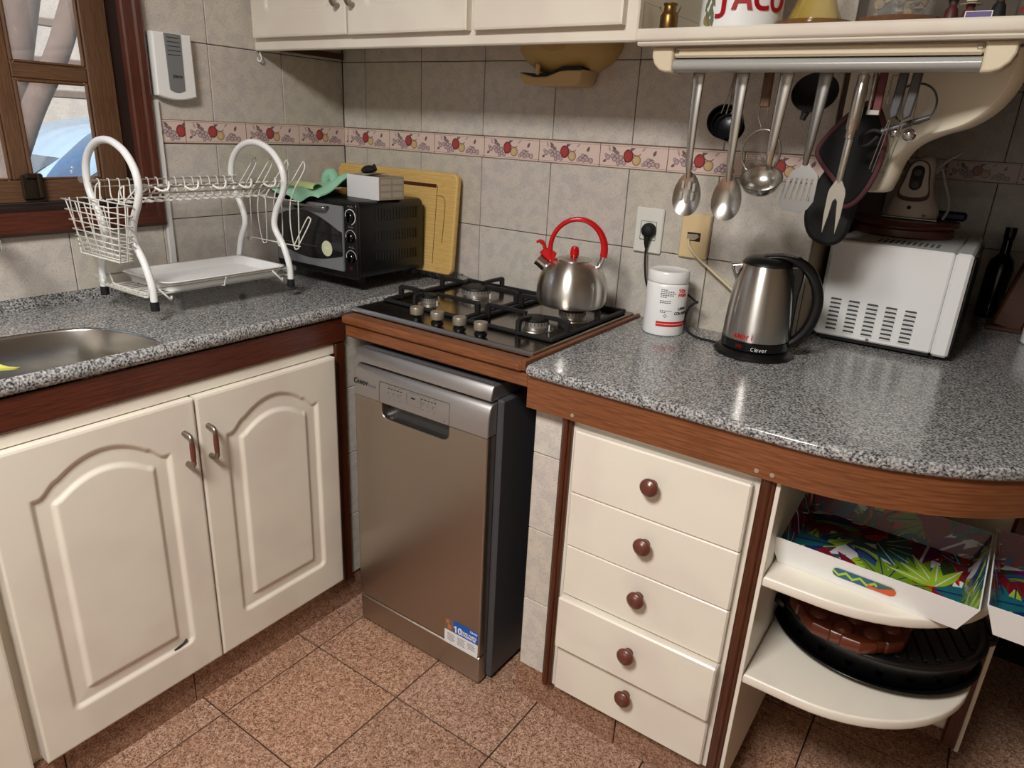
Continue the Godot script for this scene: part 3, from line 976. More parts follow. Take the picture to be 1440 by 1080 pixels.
		if d[0] > 1.2 and d[0] < 1.6:
			var ch = MB.new(); ch.prism([Vector2(0.288, 0.0935), Vector2(0.312, 0.098), Vector2(0.321, 0.105), Vector2(0.318, 0.099), Vector2(0.300, 0.0925)], 0.034, 0.0415); obj("paint_chip", ch, M.dark_print, dn)
	# granite skirting under the cupboard, with joints
	for s in [[0.42, 1.0725], [1.075, 1.373], [1.3755, 2.3]]:
		mb = MB.new(); mb.bb(0.55, 0.575, 0.0, 0.097, s[0], s[1], 0.001)
		struct(obj("baseboard_left", mb, M.skirt), "terrazzo skirting under the left cabinet")
	# tiled end of the run beside the dishwasher
	mb = MB.new(); mb.bb(0.45, 0.574, 0.098, 0.91, 0.02, 0.5555)
	var leg = struct(obj("wall_stub_left", mb, M.grout), "tiled masonry end left of the dishwasher")
	var ys = [0.098, 0.30, 0.501, 0.702, 0.905]
	for i in 4:
		for z in [[0.307, 0.555], [0.058, 0.307]]:
			var p = piece("wall_tile", tile_box(z[1] - z[0], ys[i + 1] - ys[i]), M.tile[(i + 1) % 3], leg, Vector3.ZERO)
			p.transform = Transform3D(Basis(Vector3.UP, PI / 2), Vector3(0.580, (ys[i] + ys[i + 1]) / 2, (z[0] + z[1]) / 2))

func hob_run():
	# wooden surround that carries the hob
	var t = thing("hob_surround", "orange brown wooden surround framing the hob above the dishwasher", "frame", Vector3(0.9, 0, 0.29))
	var mb = MB.new(); mb.bb(-0.29, 0.2773, 0.902, 0.924, 0.252, 0.298, 0.005); obj("front_lip", mb, M.wood, t)
	mb = MB.new(); mb.bb(-0.288, 0.293, 0.866, 0.9015, 0.25, 0.287, 0.004); obj("front_board", mb, M.wood, t)
	mb = MB.new(); mb.bb(0.2775, 0.2868, 0.905, 0.9305, -0.285, 0.296, 0.003); obj("side_strip", mb, M.wood, t)
	mb = MB.new(); mb.bb(-0.29, 0.277, 0.892, 0.920, -0.286, 0.251, 0.002); obj("base_board", mb, M.wood_dark, t)

func drawer_run():
	# granite worktop with the rounded end
	var poly = [Vector2(1.187, -0.0), Vector2(1.187, 0.572), Vector2(1.191, 0.588), Vector2(1.204, 0.597)]
	var c = Vector2(1.75, 0.09); var r = 0.507
	for i in 21:
		var a = PI / 2 * (1 - i / 20.0)
		poly.append(c + Vector2(cos(a), sin(a)) * r)
	poly.append_array([Vector2(2.257, -0.995), Vector2(1.604, -0.995), Vector2(1.604, 0.003), Vector2(1.187, 0.003)])
	poly.remove_at(0)
	var mb = MB.new()
	slab_edge(mb, poly, 0.899, 0.924, 0.010, 4)
	tag(obj("worktop", mb, M.granite), "grey granite worktop with a rounded end under the kettle and microwave", "worktop")
	# fascia bent round the end
	mb = MB.new()
	var inner = []; var outer = []
	var path = [[Vector2(1.196, 0.585), Vector2(1.196, 0.565)], [Vector2(1.65, 0.585), Vector2(1.65, 0.565)], [Vector2(1.75, 0.585), Vector2(1.75, 0.565)]]
	for i in range(1, 21):
		var a = PI / 2 * (1 - i / 20.0)
		path.append([c + Vector2(cos(a), sin(a)) * 0.495, c + Vector2(cos(a), sin(a)) * 0.475])
	var r0 = []; var r1 = []; var r2 = []; var r3 = []
	for p in path:
		r0.append(Vector3(p[0].x, 0.826, p[0].y)); r1.append(Vector3(p[0].x, 0.8985, p[0].y)); r2.append(Vector3(p[1].x, 0.8985, p[1].y)); r3.append(Vector3(p[1].x, 0.826, p[1].y))
	mb.loft([r0, r1], false); mb.loft([r1, r2], false, -1); mb.loft([r2, r3], false); mb.loft([r3, r0], false, -1)
	mb.quad(r3[0], r0[0], r1[0], r2[0])
	mb.quad(r0[-1], r3[-1], r2[-1], r1[-1])
	tag(obj("fascia_board", mb, M.wood), "orange brown wood fascia bent round the end of the right worktop", "board")
	var fb: Node
	for p in get_children():
		if p.has_meta("label") and str(p.get_meta("label")).begins_with("orange brown wood fascia"): fb = p
	for x in [1.312, 1.700, 1.728]:
		mb = MB.new(); mb.lathe([[0.0, 0.0], [0.0045, 0.0], [0.004, 0.0012], [0.0, 0.0016]], 12, Transform3D(Basis(Vector3(1, 0, 0), PI / 2), Vector3(x, 0.838, 0.5849))); obj("nail_plug", mb, M.card, fb)
	# masonry leg between the dishwasher and the drawers
	mb = MB.new(); mb.bb(1.202, 1.280, 0.102, 0.899, 0.02, 0.544)
	var leg = struct(obj("wall_stub_right", mb, M.grout), "narrow tiled masonry leg right of the dishwasher")
	var ys = [0.103, 0.306, 0.507, 0.706, 0.899]
	for i in 4:
		piece("wall_tile", tile_box(0.083, ys[i + 1] - ys[i]), M.tile[i % 3], leg, Vector3(1.2415, (ys[i] + ys[i + 1]) / 2, 0.5505))
	# skirting
	for s in [[1.19, 1.478], [1.4805, 1.712]]:
		mb = MB.new(); mb.bb(s[0], s[1], 0.0, 0.102, 0.50, 0.546 if s[0] < 1.3 else 0.545, 0.001)
		struct(obj("baseboard_right", mb, M.skirt), "terrazzo skirting under the drawers")
	# drawers
	var t = thing("drawer_unit", "cream unit of five drawers with round wooden knobs", "drawers", Vector3(1.5, 0, 0.3))
	mb = MB.new(); mb.bb(-0.215, 0.232, 0.103, 0.8255, -0.25, 0.262); obj("carcass", mb, M.cream, t)
	for s in [[-0.219, -0.193, 0.098], [0.208, 0.236, 0.0]]:
		mb = MB.new(); mb.bb(s[0], s[1], s[2], 0.8255, 0.2, 0.272, 0.003)
		mb.bb(s[0] + 0.006, s[1] - 0.008, s[2] + 0.0, 0.825, 0.2715, 0.2775, 0.003)
		obj("post", mb, M.wood_post, t)
	var ds = [[0.6585, 0.805, 0.283, 0.742], [0.522, 0.657, 0.280, 0.602], [0.389, 0.5205, 0.277, 0.468], [0.247, 0.3865, 0.293, 0.330], [0.110, 0.2435, 0.277, 0.199]]
	for d in ds:
		var dn = Node3D.new()
		dn.name = "drawer"
		t.add_child(dn, true)
		mb = MB.new(); mb.bb(-0.180, 0.197, d[0], d[1], 0.2625, d[2], 0.0035)
		obj("drawer_front", mb, M.cream, dn)
		mb = MB.new()
		mb.lathe([[0.0, 0.0], [0.0105, 0.0], [0.010, 0.006], [0.0095, 0.010], [0.0165, 0.014], [0.0195, 0.018], [0.0198, 0.022], [0.0165, 0.0265], [0.0138, 0.0272], [0.0125, 0.0295], [0.0065, 0.0315], [0.0, 0.032]], 24, Transform3D(Basis(Vector3(1, 0, 0), PI / 2), Vector3(0.008, d[3], d[2] - 0.0005)), 50)
		obj("knob", mb, M.wood_knob, dn)

func shelf_unit():
	# quarter-round open shelves at the end of the drawers
	var t = thing("end_shelf_unit", "cream open end unit with two curved shelves under the rounded worktop", "shelf unit", Vector3(1.9, 0, 0.3))
	var mb = MB.new(); mb.bb(-0.1635, -0.1555, 0.06, 0.8255, -0.24, 0.272, 0.001); obj("side_panel", mb, M.cream, t)
	mb = MB.new(); mb.bb(-0.155, 0.232, 0.085, 0.8985, -0.24, -0.222, 0.001); obj("back_panel", mb, M.cream, t)
	mb = MB.new(); mb.bb(0.2325, 0.262, 0.045, 0.8985, -0.262, -0.205, 0.004); obj("post", mb, M.wood_post, t)
	mb = MB.new(); mb.bb(0.2625, 0.273, 0.03, 0.8985, -0.30, -0.222, 0.002); obj("end_strip", mb, M.cream, t)
	for y in [0.62, 0.385]:
		var poly = [Vector2(-0.155, -0.2215), Vector2(-0.155, 0.267)]
		for i in 15:
			var a = PI / 2 * (1 - i / 14.0)
			poly.append(Vector2(-0.055, -0.018) + Vector2(cos(a), sin(a)) * 0.285)
		poly.append(Vector2(0.230, -0.2215))
		mb = MB.new(); slab_edge(mb, poly, y - 0.022, y, 0.004, 2)
		var poly2 = []
		obj("shelf", mb, M.cream, t)
	mb = MB.new(); mb.bb(1.7125, 2.17, 0.0, 0.062, -0.005, 0.022, 0.001)
	struct(obj("baseboard_end", mb, M.skirt), "terrazzo skirting behind the open end unit")
	mb = MB.new(); mb.bb(1.72, 2.165, 0.062, 0.885, -0.05, 0.055)
	struct(obj("wall_stub_end", mb, M.cream_plain), "painted panel that closes the back of the end unit")

func upper_cabinets():
	var t = thing("wall_cabinet", "cream wall cabinet with three panel doors above the hob", "cabinet", Vector3(0.6, 1.58, 0.17))
	var mb = MB.new(); mb.bb(-0.597, 0.655, 0.075, 0.85, -0.167, 0.155, 0.001); mb.bb(0.635, 0.655, 0.003, 0.075, -0.167, 0.155, 0.001); mb.bb(-0.597, -0.58, 0.02, 0.075, 0.09, 0.155, 0.001); obj("carcass", mb, M.cream_plain, t)
	mb = MB.new(); mb.bb(-0.597, 0.657, 0.0, 0.85, 0.1552, 0.176, 0.003); obj("face_frame", mb, M.cream, t)
	for d in [[-0.575, 0.397, false, 0.032], [-0.172, 0.398, false, 0.031], [0.244, 0.386, false, 0.030]]:
		var dn = Node3D.new()
		dn.name = "door"
		t.add_child(dn, true)
		dn.position = Vector3(d[0], d[3], 0.1765)
		piece("panel", panel_door(d[1], 0.78, 0.021, false, 0.062, 0.062, 0.07), M.cream, dn, Vector3.ZERO)
		if d[0] < 0.2:
			bow_handle(dn, Vector3(d[1] - 0.026 if d[0] < -0.3 else 0.024, 0.105, 0.021), Basis.IDENTITY)
	mb = MB.new(); mb.bb(0.0012, 0.017, 1.5885, 1.606, 0.008, 0.25, 0.001)
	tag(obj("wall_batten", mb, M.wood_dark), "dark charred batten on the window wall under the wall cabinet", "batten")
	mb = MB.new()
	var pts = [Vector3(0, 0.0, 0), Vector3(0, -0.006, 0)]
	for i in 13:
		var a = deg_to_rad(80 - i * 22)
		pts.append(Vector3(-0.004 + 0.0095 * cos(a), -0.0165 + 0.0105 * sin(a), 0))
	mb.tube(pts, 0.0021, 8)
	tag(obj("cup_hook", mb, M.white, self, Vector3(0.012, 1.5785, 0.335)), "small white cup hook under the left end of the wall cabinet", "hook")

func open_shelf():
	var t = thing("wall_shelf", "cream open wall shelf with a stepped front edge right of the cabinet", "shelf", Vector3(1.7, 1.57, 0.15))
	var mb = MB.new()
	mb.bb(-0.442, 0.62, 0.008, 0.030, -0.147, 0.186, 0.003)
	obj("board", mb, M.cream, t)
	mb = MB.new()
	mb.prism([Vector2(0.172, 0.002), Vector2(0.190, 0.002), Vector2(0.1935, 0.006), Vector2(0.1905, 0.0095), Vector2(0.1955, 0.011), Vector2(0.1985, 0.015), Vector2(0.1985, 0.029), Vector2(0.195, 0.033), Vector2(0.172, 0.033)], -0.442, 0.62, Transform3D(Basis(Vector3(0, 0, 1), Vector3(0, 1, 0), Vector3(1, 0, 0)), Vector3.ZERO))
	obj("front_edge", mb, M.cream, t)
	# scroll bracket under the shelf, set across the corner
	var b = thing("shelf_bracket", "cream scroll shaped bracket board under the right part of the shelf", "bracket", Vector3(1.607, 1.31, 0.004), -deg_to_rad(35))
	var pts = curve3([Vector3(0.005, 0.0, 0), Vector3(0.135, 0.0, 0), Vector3(0.160, 0.025, 0), Vector3(0.172, 0.065, 0), Vector3(0.198, 0.097, 0), Vector3(0.245, 0.118, 0), Vector3(0.305, 0.136, 0), Vector3(0.350, 0.168, 0), Vector3(0.375, 0.212, 0), Vector3(0.380, 0.262, 0)], 4)
	var poly = []
	for p in pts: poly.append(Vector2(p.x, p.y))
	poly.append(Vector2(0.005, 0.262))
	mb = MB.new(); mb.prism(poly, -0.036, 0.0, Transform3D.IDENTITY, 0.002, 1)
	obj("board", mb, M.cream_plain, b)
	# strip light under the shelf
	t = thing("strip_light", "white fluorescent strip light fixed under the open shelf, switched off", "lamp", Vector3(1.6, 1.525, 0.25))
	mb = MB.new(); mb.bb(-0.270, 0.270, 0.0265, 0.0465, 0.020, 0.068, 0.004); obj("housing", mb, M.lamp_plastic, t)
	mb = MB.new()
	var prof = []
	for i in 11:
		var a = -PI / 2 - 0.2 + i * (PI + 0.4) / 10 
		prof.append(Vector2(0.048 + 0.022 * cos(a), 0.013 + 0.0128 * sin(a)))
	prof.append(Vector2(0.024, 0.0255)); prof.append(Vector2(0.024, 0.004))
	mb.prism(prof, -0.27, 0.27, Transform3D(Basis(Vector3(0, 0, 1), Vector3(0, 1, 0), Vector3(1, 0, 0)), Vector3.ZERO), 0.0)
	obj("diffuser", mb, M.diffuser, t)
	for s in [-1, 1]:
		mb = MB.new()
		var e = [Vector2(0.2705, 0.0465), Vector2(0.316, 0.0465), Vector2(0.316, 0.028), Vector2(0.310, 0.014), Vector2(0.298, 0.003), Vector2(0.285, -0.001), Vector2(0.2705, -0.001)]
		var q = []
		for p in e: q.append(Vector2(p.x * s, p.y))
		mb.prism(q, 0.018, 0.0725, Transform3D.IDENTITY, 0.004, 2)
		obj("end_cap", mb, M.lamp_plastic, t)
		mb = MB.new(); mb.bb(s * 0.263 - 0.004, s * 0.263 + 0.004, 0.034, 0.041, 0.0675, 0.0692, 0.001); obj("clip", mb, M.nickel, t)
	# rail with the hooks that carry the utensils
	t = thing("utensil_rail", "plain metal rail under the shelf that the utensils hang from", "rail", Vector3(1.6, 1.555, 0.25))
	mb = MB.new(); mb.bb(-0.29, 0.22, -0.003, 0.0145, -0.004, 0.004, 0.001); obj("bar", mb, M.nickel, t)

# ---------------------------------------------------------------- things on the left worktop
func sink_things():
	var t = thing("sink_tap", "chrome curved sink tap end at the left edge below the window", "tap", Vector3(0.05, 0.943, 1.22))
	var mb = MB.new()
	mb.lathe([[0.0, 0.0], [0.027, 0.0], [0.027, 0.008], [0.018, 0.014], [0.014, 0.05], [0.0, 0.05]], 20)
	obj("base", mb, M.chrome, t)
	mb = MB.new()
	mb.tube(curve3([Vector3(0, 0.04, 0), Vector3(0, 0.16, 0), Vector3(0.015, 0.215, -0.01), Vector3(0.06, 0.235, -0.02), Vector3(0.105, 0.225, -0.032), Vector3(0.135, 0.19, -0.04), Vector3(0.14, 0.165, -0.042)], 5), 0.0125, 14)
	obj("spout", mb, M.chrome, t)
	mb = MB.new()
	mb.lathe([[0.0, -0.008], [0.0135, -0.008], [0.0145, 0.0], [0.0145, 0.012], [0.0125, 0.016]], 18, Transform3D(Basis.IDENTITY, Vector3(0.14, 0.163, -0.042)))
	obj("aerator", mb, M.chrome, t)
	t = thing("cleaning_cloth", "yellow green cleaning cloth lying over the front rim of the sink", "cloth", Vector3(0.500, 0.944, 1.375))
	mb = MB.new()
	mb.grid(14, 10, func(u, v):
		var x = lerp(-0.08, 0.045, v) + 0.02 * (1 - u); var z = lerp(-0.04, 0.14, u) + 0.02 * (1 - v) - 0.03 * v * (1 - u)
		var y = 0.007 + 0.002 * sin(u * 17 + v * 5) + 0.0015 * sin(v * 14)
		if x < 0.01: y -= (0.01 - x) * (0.01 - x) * 7.5
		return Vector3(x, y, z), 0.004)
	obj("cloth", mb, M.cloth_yellow, t)

func dish_rack(at):
	var t = thing("dish_rack", "white two tier dish rack with arched tube ends and a cutlery basket", "dish rack", at)
	var arch = [[0.330, 0.012], [0.328, 0.06], [0.306, 0.115], [0.274, 0.160], [0.283, 0.205], [0.316, 0.255], [0.327, 0.292], [0.318, 0.328], [0.288, 0.361], [0.247, 0.380], [0.208, 0.386], [0.166, 0.380], [0.127, 0.361], [0.099, 0.330], [0.089, 0.292], [0.096, 0.255], [0.127, 0.205], [0.138, 0.160], [0.114, 0.115], [0.096, 0.06], [0.094, 0.012]]
	for z in [0.921, 0.520]:
		var pts = []
		for p in arch: pts.append(Vector3(p[0], p[1], z))
		var mb = MB.new()
		mb.tube(curve3(pts, 5), 0.0086, 12)
		var a = obj("tube_arch", mb, M.white, t)
		for x in [0.330, 0.094]:
			mb = MB.new(); mb.lathe([[0.0, 0.0], [0.0102, 0.0], [0.0105, 0.003], [0.0100, 0.022], [0.0088, 0.0225]], 14, Transform3D(Basis.IDENTITY, Vector3(x, 0.0, z)))
			obj("rubber_foot", mb, M.black_matt, a)
		for p in [[0.3275, 0.288, 0.0], [0.0885, 0.288, 0.0], [0.328, 0.052, 0.0], [0.0955, 0.052, 0.0]]:
			for s in [-1, 1]:
				mb = MB.new(); mb.lathe([[0.0, -0.005], [0.006, -0.005], [0.0085, -0.002], [0.0085, 0.003], [0.005, 0.006], [0.0, 0.0065]], 12, Transform3D(Basis(Vector3(1, 0, 0), s * PI / 2), Vector3(p[0], p[1], z + s * 0.013)))
				obj("clip", mb, M.clear_glass, a)
	# upper plate shelf: two rails and bent cross wires
	var up = Node3D.new(); up.name = "plate_shelf"; t.add_child(up, true)
	for r in [[0.311, 0.286], [0.305, 0.272], [0.105, 0.286], [0.175, 0.247], [0.245, 0.247], [0.112, 0.272]]:
		var mb = MB.new(); mb.tube([Vector3(r[0], r[1], 0.518), Vector3(r[0], r[1], 0.923)], 0.0021, 8); obj("rail", mb, M.wire_old if r[1] > 0.26 else M.wire, up)
	for k in 16:
		var z = 0.535 + 0.0247 * k
		var mb = MB.new()
		mb.tube(curve3([Vector3(0.311, 0.290, z), Vector3(0.297, 0.286, z + 0.002), Vector3(0.268, 0.255, z + 0.018), Vector3(0.245, 0.245, z + 0.022), Vector3(0.175, 0.245, z + 0.022), Vector3(0.150, 0.255, z + 0.018), Vector3(0.119, 0.286, z + 0.002), Vector3(0.105, 0.290, z)], 3), 0.0017, 6)
		obj("wire", mb, M.wire, up)
	for k in 5:
		var z = 0.555 + 0.075 * k
		var mb = MB.new(); mb.tube(curve3([Vector3(0.311, 0.286, z + 0.02), Vector3(0.322, 0.279, z + 0.012), Vector3(0.330, 0.281, z), Vector3(0.329, 0.293, z - 0.006), Vector3(0.318, 0.298, z - 0.012)], 4), 0.0027, 8); obj("cup_hook", mb, M.wire, up)
	# lower shelf and its tray
	var lo = Node3D.new(); lo.name = "lower_shelf"; t.add_child(lo, true)
	for r in [[0.322, 0.052], [0.300, 0.030], [0.098, 0.052], [0.125, 0.030], [0.21, 0.030]]:
		var mb = MB.new(); mb.tube([Vector3(r[0], r[1], 0.515), Vector3(r[0], r[1], 0.928)], 0.0022, 8); obj("rail", mb, M.wire_old if r[1] > 0.04 else M.wire, lo)
	for z in [0.517, 0.72, 0.905, 0.926]:
		var mb = MB.new(); mb.tube(curve3([Vector3(0.324, 0.054, z), Vector3(0.316, 0.040, z), Vector3(0.298, 0.029, z), Vector3(0.126, 0.029, z), Vector3(0.108, 0.038, z), Vector3(0.097, 0.054, z)], 3), 0.0024, 8); obj("wire", mb, M.wire, lo)
	for k in 10:
		var x = 0.125 + 0.019 * k
		var mb = MB.new(); mb.tube(curve3([Vector3(x, 0.030, 0.86), Vector3(x, 0.029, 0.915), Vector3(x, 0.034, 0.938), Vector3(x, 0.046, 0.944)], 3), 0.0020, 6); obj("wire", mb, M.wire, lo)
	for z in [0.555, 0.885]:
		var mb = MB.new(); mb.tube(curve3([Vector3(0.322, 0.052, z + 0.02), Vector3(0.331, 0.040, z + 0.012), Vector3(0.333, 0.026, z), Vector3(0.328, 0.020, z - 0.008), Vector3(0.320, 0.026, z - 0.014)], 4), 0.0026, 8); obj("cup_hook", mb, M.wire, lo)
	var tr = thing("drip_tray", "white plastic drip tray lying on the lower tier of the dish rack", "tray", Vector3(0.208, 0.976, 0.70))
	var mb2 = MB.new()
	var rings = []
	for l in [[0.0, 0.0], [0.0, 0.004], [-0.010, 0.022], [-0.016, 0.0245], [-0.016, 0.0265], [-0.007, 0.0255], [0.004, 0.007], [0.010, 0.006]]:
		var ring = []
		for p in rrect(-0.098 + l[0], 0.098 - l[0], -0.165 + l[0], 0.165 - l[0], 0.022 - l[0] * 0.5, 6): ring.append(Vector3(p.x, l[1], -p.y))
		rings.append(ring)
	mb2.loft(rings); mb2.cap(rings[0], true); mb2.cap(rings[-1])
	obj("tray", mb2, M.white, tr)
	# cutlery basket hung on the near end
	var cb = Node3D.new(); cb.name = "cutlery_basket"; t.add_child(cb, true)
	var ring_at = func(y, k): return [Vector3(0.095 + k, y, 0.936 + k * 0.3), Vector3(0.318 - k, y, 0.936 + k * 0.3), Vector3(0.318 - k, y, 0.990 - k), Vector3(0.095 + k, y, 0.990 - k)]
	for k in 9:
		var y = [0.246, 0.222, 0.198, 0.176, 0.160, 0.146, 0.134, 0.124, 0.118][k]
		var mb = MB.new(); mb.tube(ring_at.call(y, (0.246 - y) * 0.16), 0.0017, 6, true); obj("wire", mb, M.wire, cb)
	for k in 5:
		var f = (k + 0.5) / 5.0
		for s in 2:
			var x0 = lerp(0.095, 0.318, f); var x1 = lerp(0.113, 0.298, f)
			var mb = MB.new()
			if s == 0: mb.tube([Vector3(x0, 0.248, 0.990), Vector3(x1, 0.116, 0.970), Vector3(x1, 0.116, 0.942)], 0.0016, 6)
			else: mb.tube([Vector3(x0, 0.248, 0.936), Vector3(x1, 0.116, 0.942)], 0.0016, 6)
			obj("wire", mb, M.wire, cb)
	for k in 2:
		var z = 0.953 + 0.018 * k
		var mb = MB.new(); mb.tube([Vector3(0.095, 0.248, z), Vector3(0.114, 0.117, z), Vector3(0.297, 0.117, z), Vector3(0.318, 0.248, z)], 0.0016, 6); obj("wire", mb, M.wire, cb)
	for x in [0.16, 0.27]:
		var mb = MB.new(); mb.tube(curve3([Vector3(x - 0.012, 0.246, 0.936), Vector3(x - 0.010, 0.275, 0.932), Vector3(x, 0.287, 0.926), Vector3(x + 0.010, 0.275, 0.932), Vector3(x + 0.012, 0.246, 0.936)], 4), 0.0019, 6); obj("hook", mb, M.wire, cb)
	# cup holder: tall wire loops on the far end
	var ch = Node3D.new(); ch.name = "cup_holder"; t.add_child(ch, true)
	for k in 4:
		var x = 0.085 + 0.072 * k
		var mb = MB.new()
		mb.tube(curve3([Vector3(x - 0.012, 0.235, 0.508), Vector3(x + 0.012, 0.305, 0.470), Vector3(x + 0.022, 0.338, 0.452), Vector3(x + 0.030, 0.338, 0.452), Vector3(x + 0.032, 0.318, 0.456), Vector3(x + 0.014, 0.25, 0.488), Vector3(x + 0.006, 0.18, 0.492), Vector3(x + 0.012, 0.11, 0.488), Vector3(x + 0.022, 0.103, 0.486), Vector3(x + 0.032, 0.12, 0.486), Vector3(x + 0.046, 0.24, 0.492)], 4), 0.0017, 6)
		obj("loop", mb, M.wire, ch)
	for q in [[0.238, 0.494], [0.112, 0.488]]:
		var mb = MB.new(); mb.tube([Vector3(0.08, q[0], q[1]), Vector3(0.34, q[0], q[1])], 0.0017, 6); obj("wire", mb, M.wire, ch)
	var mbl = MB.new(); mbl.tube(curve3([Vector3(0.312, 0.11, 0.488), Vector3(0.338, 0.185, 0.460), Vector3(0.347, 0.190, 0.456), Vector3(0.350, 0.178, 0.458), Vector3(0.330, 0.11, 0.488)], 4), 0.0018, 6); obj("loop", mbl, M.wire, ch)

func oven_corner():
	# wooden board behind the oven
	var b = thing("cutting_board", "large pale wooden cutting board with a juice groove leaning behind the toaster oven", "cutting board", Vector3(0.275, 0.943, 0.055))
	b.rotation.x = -deg_to_rad(5.2)
	var poly = rrect(-0.27, 0.27, 0.0, 0.315, 0.022, 5)
	var out = []
	for p in poly: out.append(Vector2(p.x, p.y + (0.012 * (1 - pow(abs(p.x) / 0.27, 2)) if p.y > 0.2 else 0.0)))
	var mb = MB.new(); mb.prism(out, -0.011, 0.011, Transform3D.IDENTITY, 0.006, 3)
	obj("board", mb, M.wood_pale, b)
	mb = MB.new()
	mb.tube(curve3([Vector3(0.19, 0.245, 0.0112), Vector3(0.215, 0.243, 0.0112), Vector3(0.226, 0.225, 0.0112), Vector3(0.226, 0.16, 0.0112), Vector3(0.224, 0.10, 0.0112)], 4), 0.0011, 6)
	mb.tube([Vector3(0.19, 0.275, 0.0112), Vector3(0.19, 0.03, 0.0112)], 0.0010, 6)
	obj("groove_line", mb, M.wood_post, b)
	mb = MB.new(); mb.bb(0.04, 0.186, 0.268, 0.279, 0.0105, 0.0118, 0.0005); obj("handle_slot", mb, M.wood_post, b)
	for y in [0.288, 0.026]:
		mb = MB.new(); mb.lathe([[0.0, 0.0], [0.013, 0.0], [0.0125, 0.0012], [0.010, 0.0015], [0.0, 0.0012]], 20, Transform3D(Basis(Vector3(1, 0, 0), PI / 2), Vector3(0.207, y, 0.011)))
		obj("plug", mb, M.wood_pale, b)
	# toaster oven
	var o = thing("toaster_oven", "black toaster oven with a grey framed glass door in the wall corner", "oven", Vector3(0.262, 0.943, 0.20))
	mb = MB.new()
	mb.prism(rrect(-0.186, 0.178, 0.014, 0.236, 0.020, 5), -0.118, 0.155, Transform3D.IDENTITY, 0.004, 2)
	obj("body", mb, M.black, o)
	mb = MB.new(); mb.prism(rrect(-0.188, 0.180, 0.012, 0.234, 0.014, 4), 0.152, 0.166, Transform3D.IDENTITY, 0.004, 2); obj("front_frame", mb, M.black, o)
	for sx in [-0.16, 0.155]:
		for sz in [-0.095, 0.135]:
			mb = MB.new(); mb.lathe([[0.0, 0.0], [0.011, 0.0], [0.013, 0.006], [0.012, 0.016], [0.0, 0.016]], 14, Transform3D(Basis.IDENTITY, Vector3(sx, 0, sz))); obj("foot", mb, M.black_matt, o)
	var door = Node3D.new(); door.name = "door"; o.add_child(door, true)
	mb = MB.new(); mb.prism(rrect(-0.172, 0.128, 0.032, 0.222, 0.004, 2), 0.164, 0.176, Transform3D.IDENTITY, 0.002, 1); obj("door_frame", mb, M.grey_plastic, door)
	var eye = []
	for i in 21:
		var u = i / 20.0
		eye.append(Vector2(lerp(-0.171, 0.127, u), 0.148 + 0.048 * sin(PI * clampf(u * 0.9 + 0.12, 0, 1))))
	for i in 21:
		var u = 1 - i / 20.0
		eye.append(Vector2(lerp(-0.171, 0.127, u), 0.082 - 0.026 * sin(PI * clampf(u * 0.95 + 0.0, 0, 1))))
	mb = MB.new(); mb.prism(eye, 0.1755, 0.1775); obj("glass", mb, M.oven_glass, door)
	mb = MB.new(); mb.bb(-0.165, 0.127, 0.0925, 0.0937, 0.1772, 0.1780); obj("rack_line", mb, M.alu, door)
	mb = MB.new(); mb.tube([Vector3(-0.14, 0.214, 0.178), Vector3(-0.138, 0.213, 0.192), Vector3(-0.13, 0.2125, 0.1955), Vector3(0.06, 0.2125, 0.1955), Vector3(0.072, 0.213, 0.193), Vector3(0.074, 0.214, 0.178)], 0.0043, 10); obj("handle", mb, M.alu, door)
	mb = MB.new(); mb.lathe([[0.0, 0.0], [0.023, 0.0], [0.023, 0.0006], [0.019, 0.0008], [0.0, 0.0008]], 28, Transform3D(Basis(Vector3(1, 0, 0), PI / 2), Vector3(0.062, 0.093, 0.1776))); obj("round_sticker", mb, mat(Color(0.80, 0.82, 0.68), 0.5), door)
	mb = MB.new(); mb.bb(0.050, 0.074, 0.0905, 0.0955, 0.1783, 0.1788); obj("sticker_band", mb, mat(Color(0.86, 0.86, 0.82), 0.5), door)
	for k in 3:
		var y = [0.194, 0.135, 0.076][k]
		var kb = Node3D.new(); kb.name = "control_knob"; o.add_child(kb, true); kb.position = Vector3(0.153, y, 0.1655)
		mb = MB.new(); mb.lathe([[0.0, 0.0], [0.016, 0.0], [0.015, 0.010], [0.0135, 0.0115], [0.0, 0.0115]], 24, Transform3D(Basis(Vector3(1, 0, 0), PI / 2), Vector3.ZERO)); mb.box(Vector3(0, 0, 0.0145), Vector3(0.0065, 0.026, 0.008), 0.002); obj("knob", mb, M.black_gloss, kb)
		mb = MB.new(); mb.box(Vector3(0, 0.008, 0.0188), Vector3(0.0016, 0.010, 0.0006)); obj("pointer", mb, M.white_print, kb)
		mb = MB.new()
		var arc = []
		for i in 19: 
			var a = deg_to_rad(-125 + i * (270 if k == 0 else 200) / 18.0)
			arc.append(Vector3(0.0215 * sin(a + 0.3), 0.0215 * cos(a + 0.3), 0.0008))
		mb.tube(arc, 0.0012 if k == 0 else 0.0006, 6); obj("dial_mark", mb, M.white_print, kb)
	for y in [0.164, 0.105, 0.222]:
		mb = MB.new(); mb.bb(0.142, 0.166, y, y + 0.0012, 0.166, 0.1664); mb.bb(0.147, 0.149, y + 0.0025, y + 0.005, 0.166, 0.1664); mb.bb(0.158, 0.160, y + 0.0025, y + 0.005, 0.166, 0.1664); obj("dial_text", mb, M.grey_print, o)
	mb = MB.new(); mb.bb(0.148, 0.158, 0.040, 0.049, 0.1655, 0.1685, 0.001); obj("pilot_light", mb, mat(Color(0.35, 0.02, 0.03), 0.3), o)
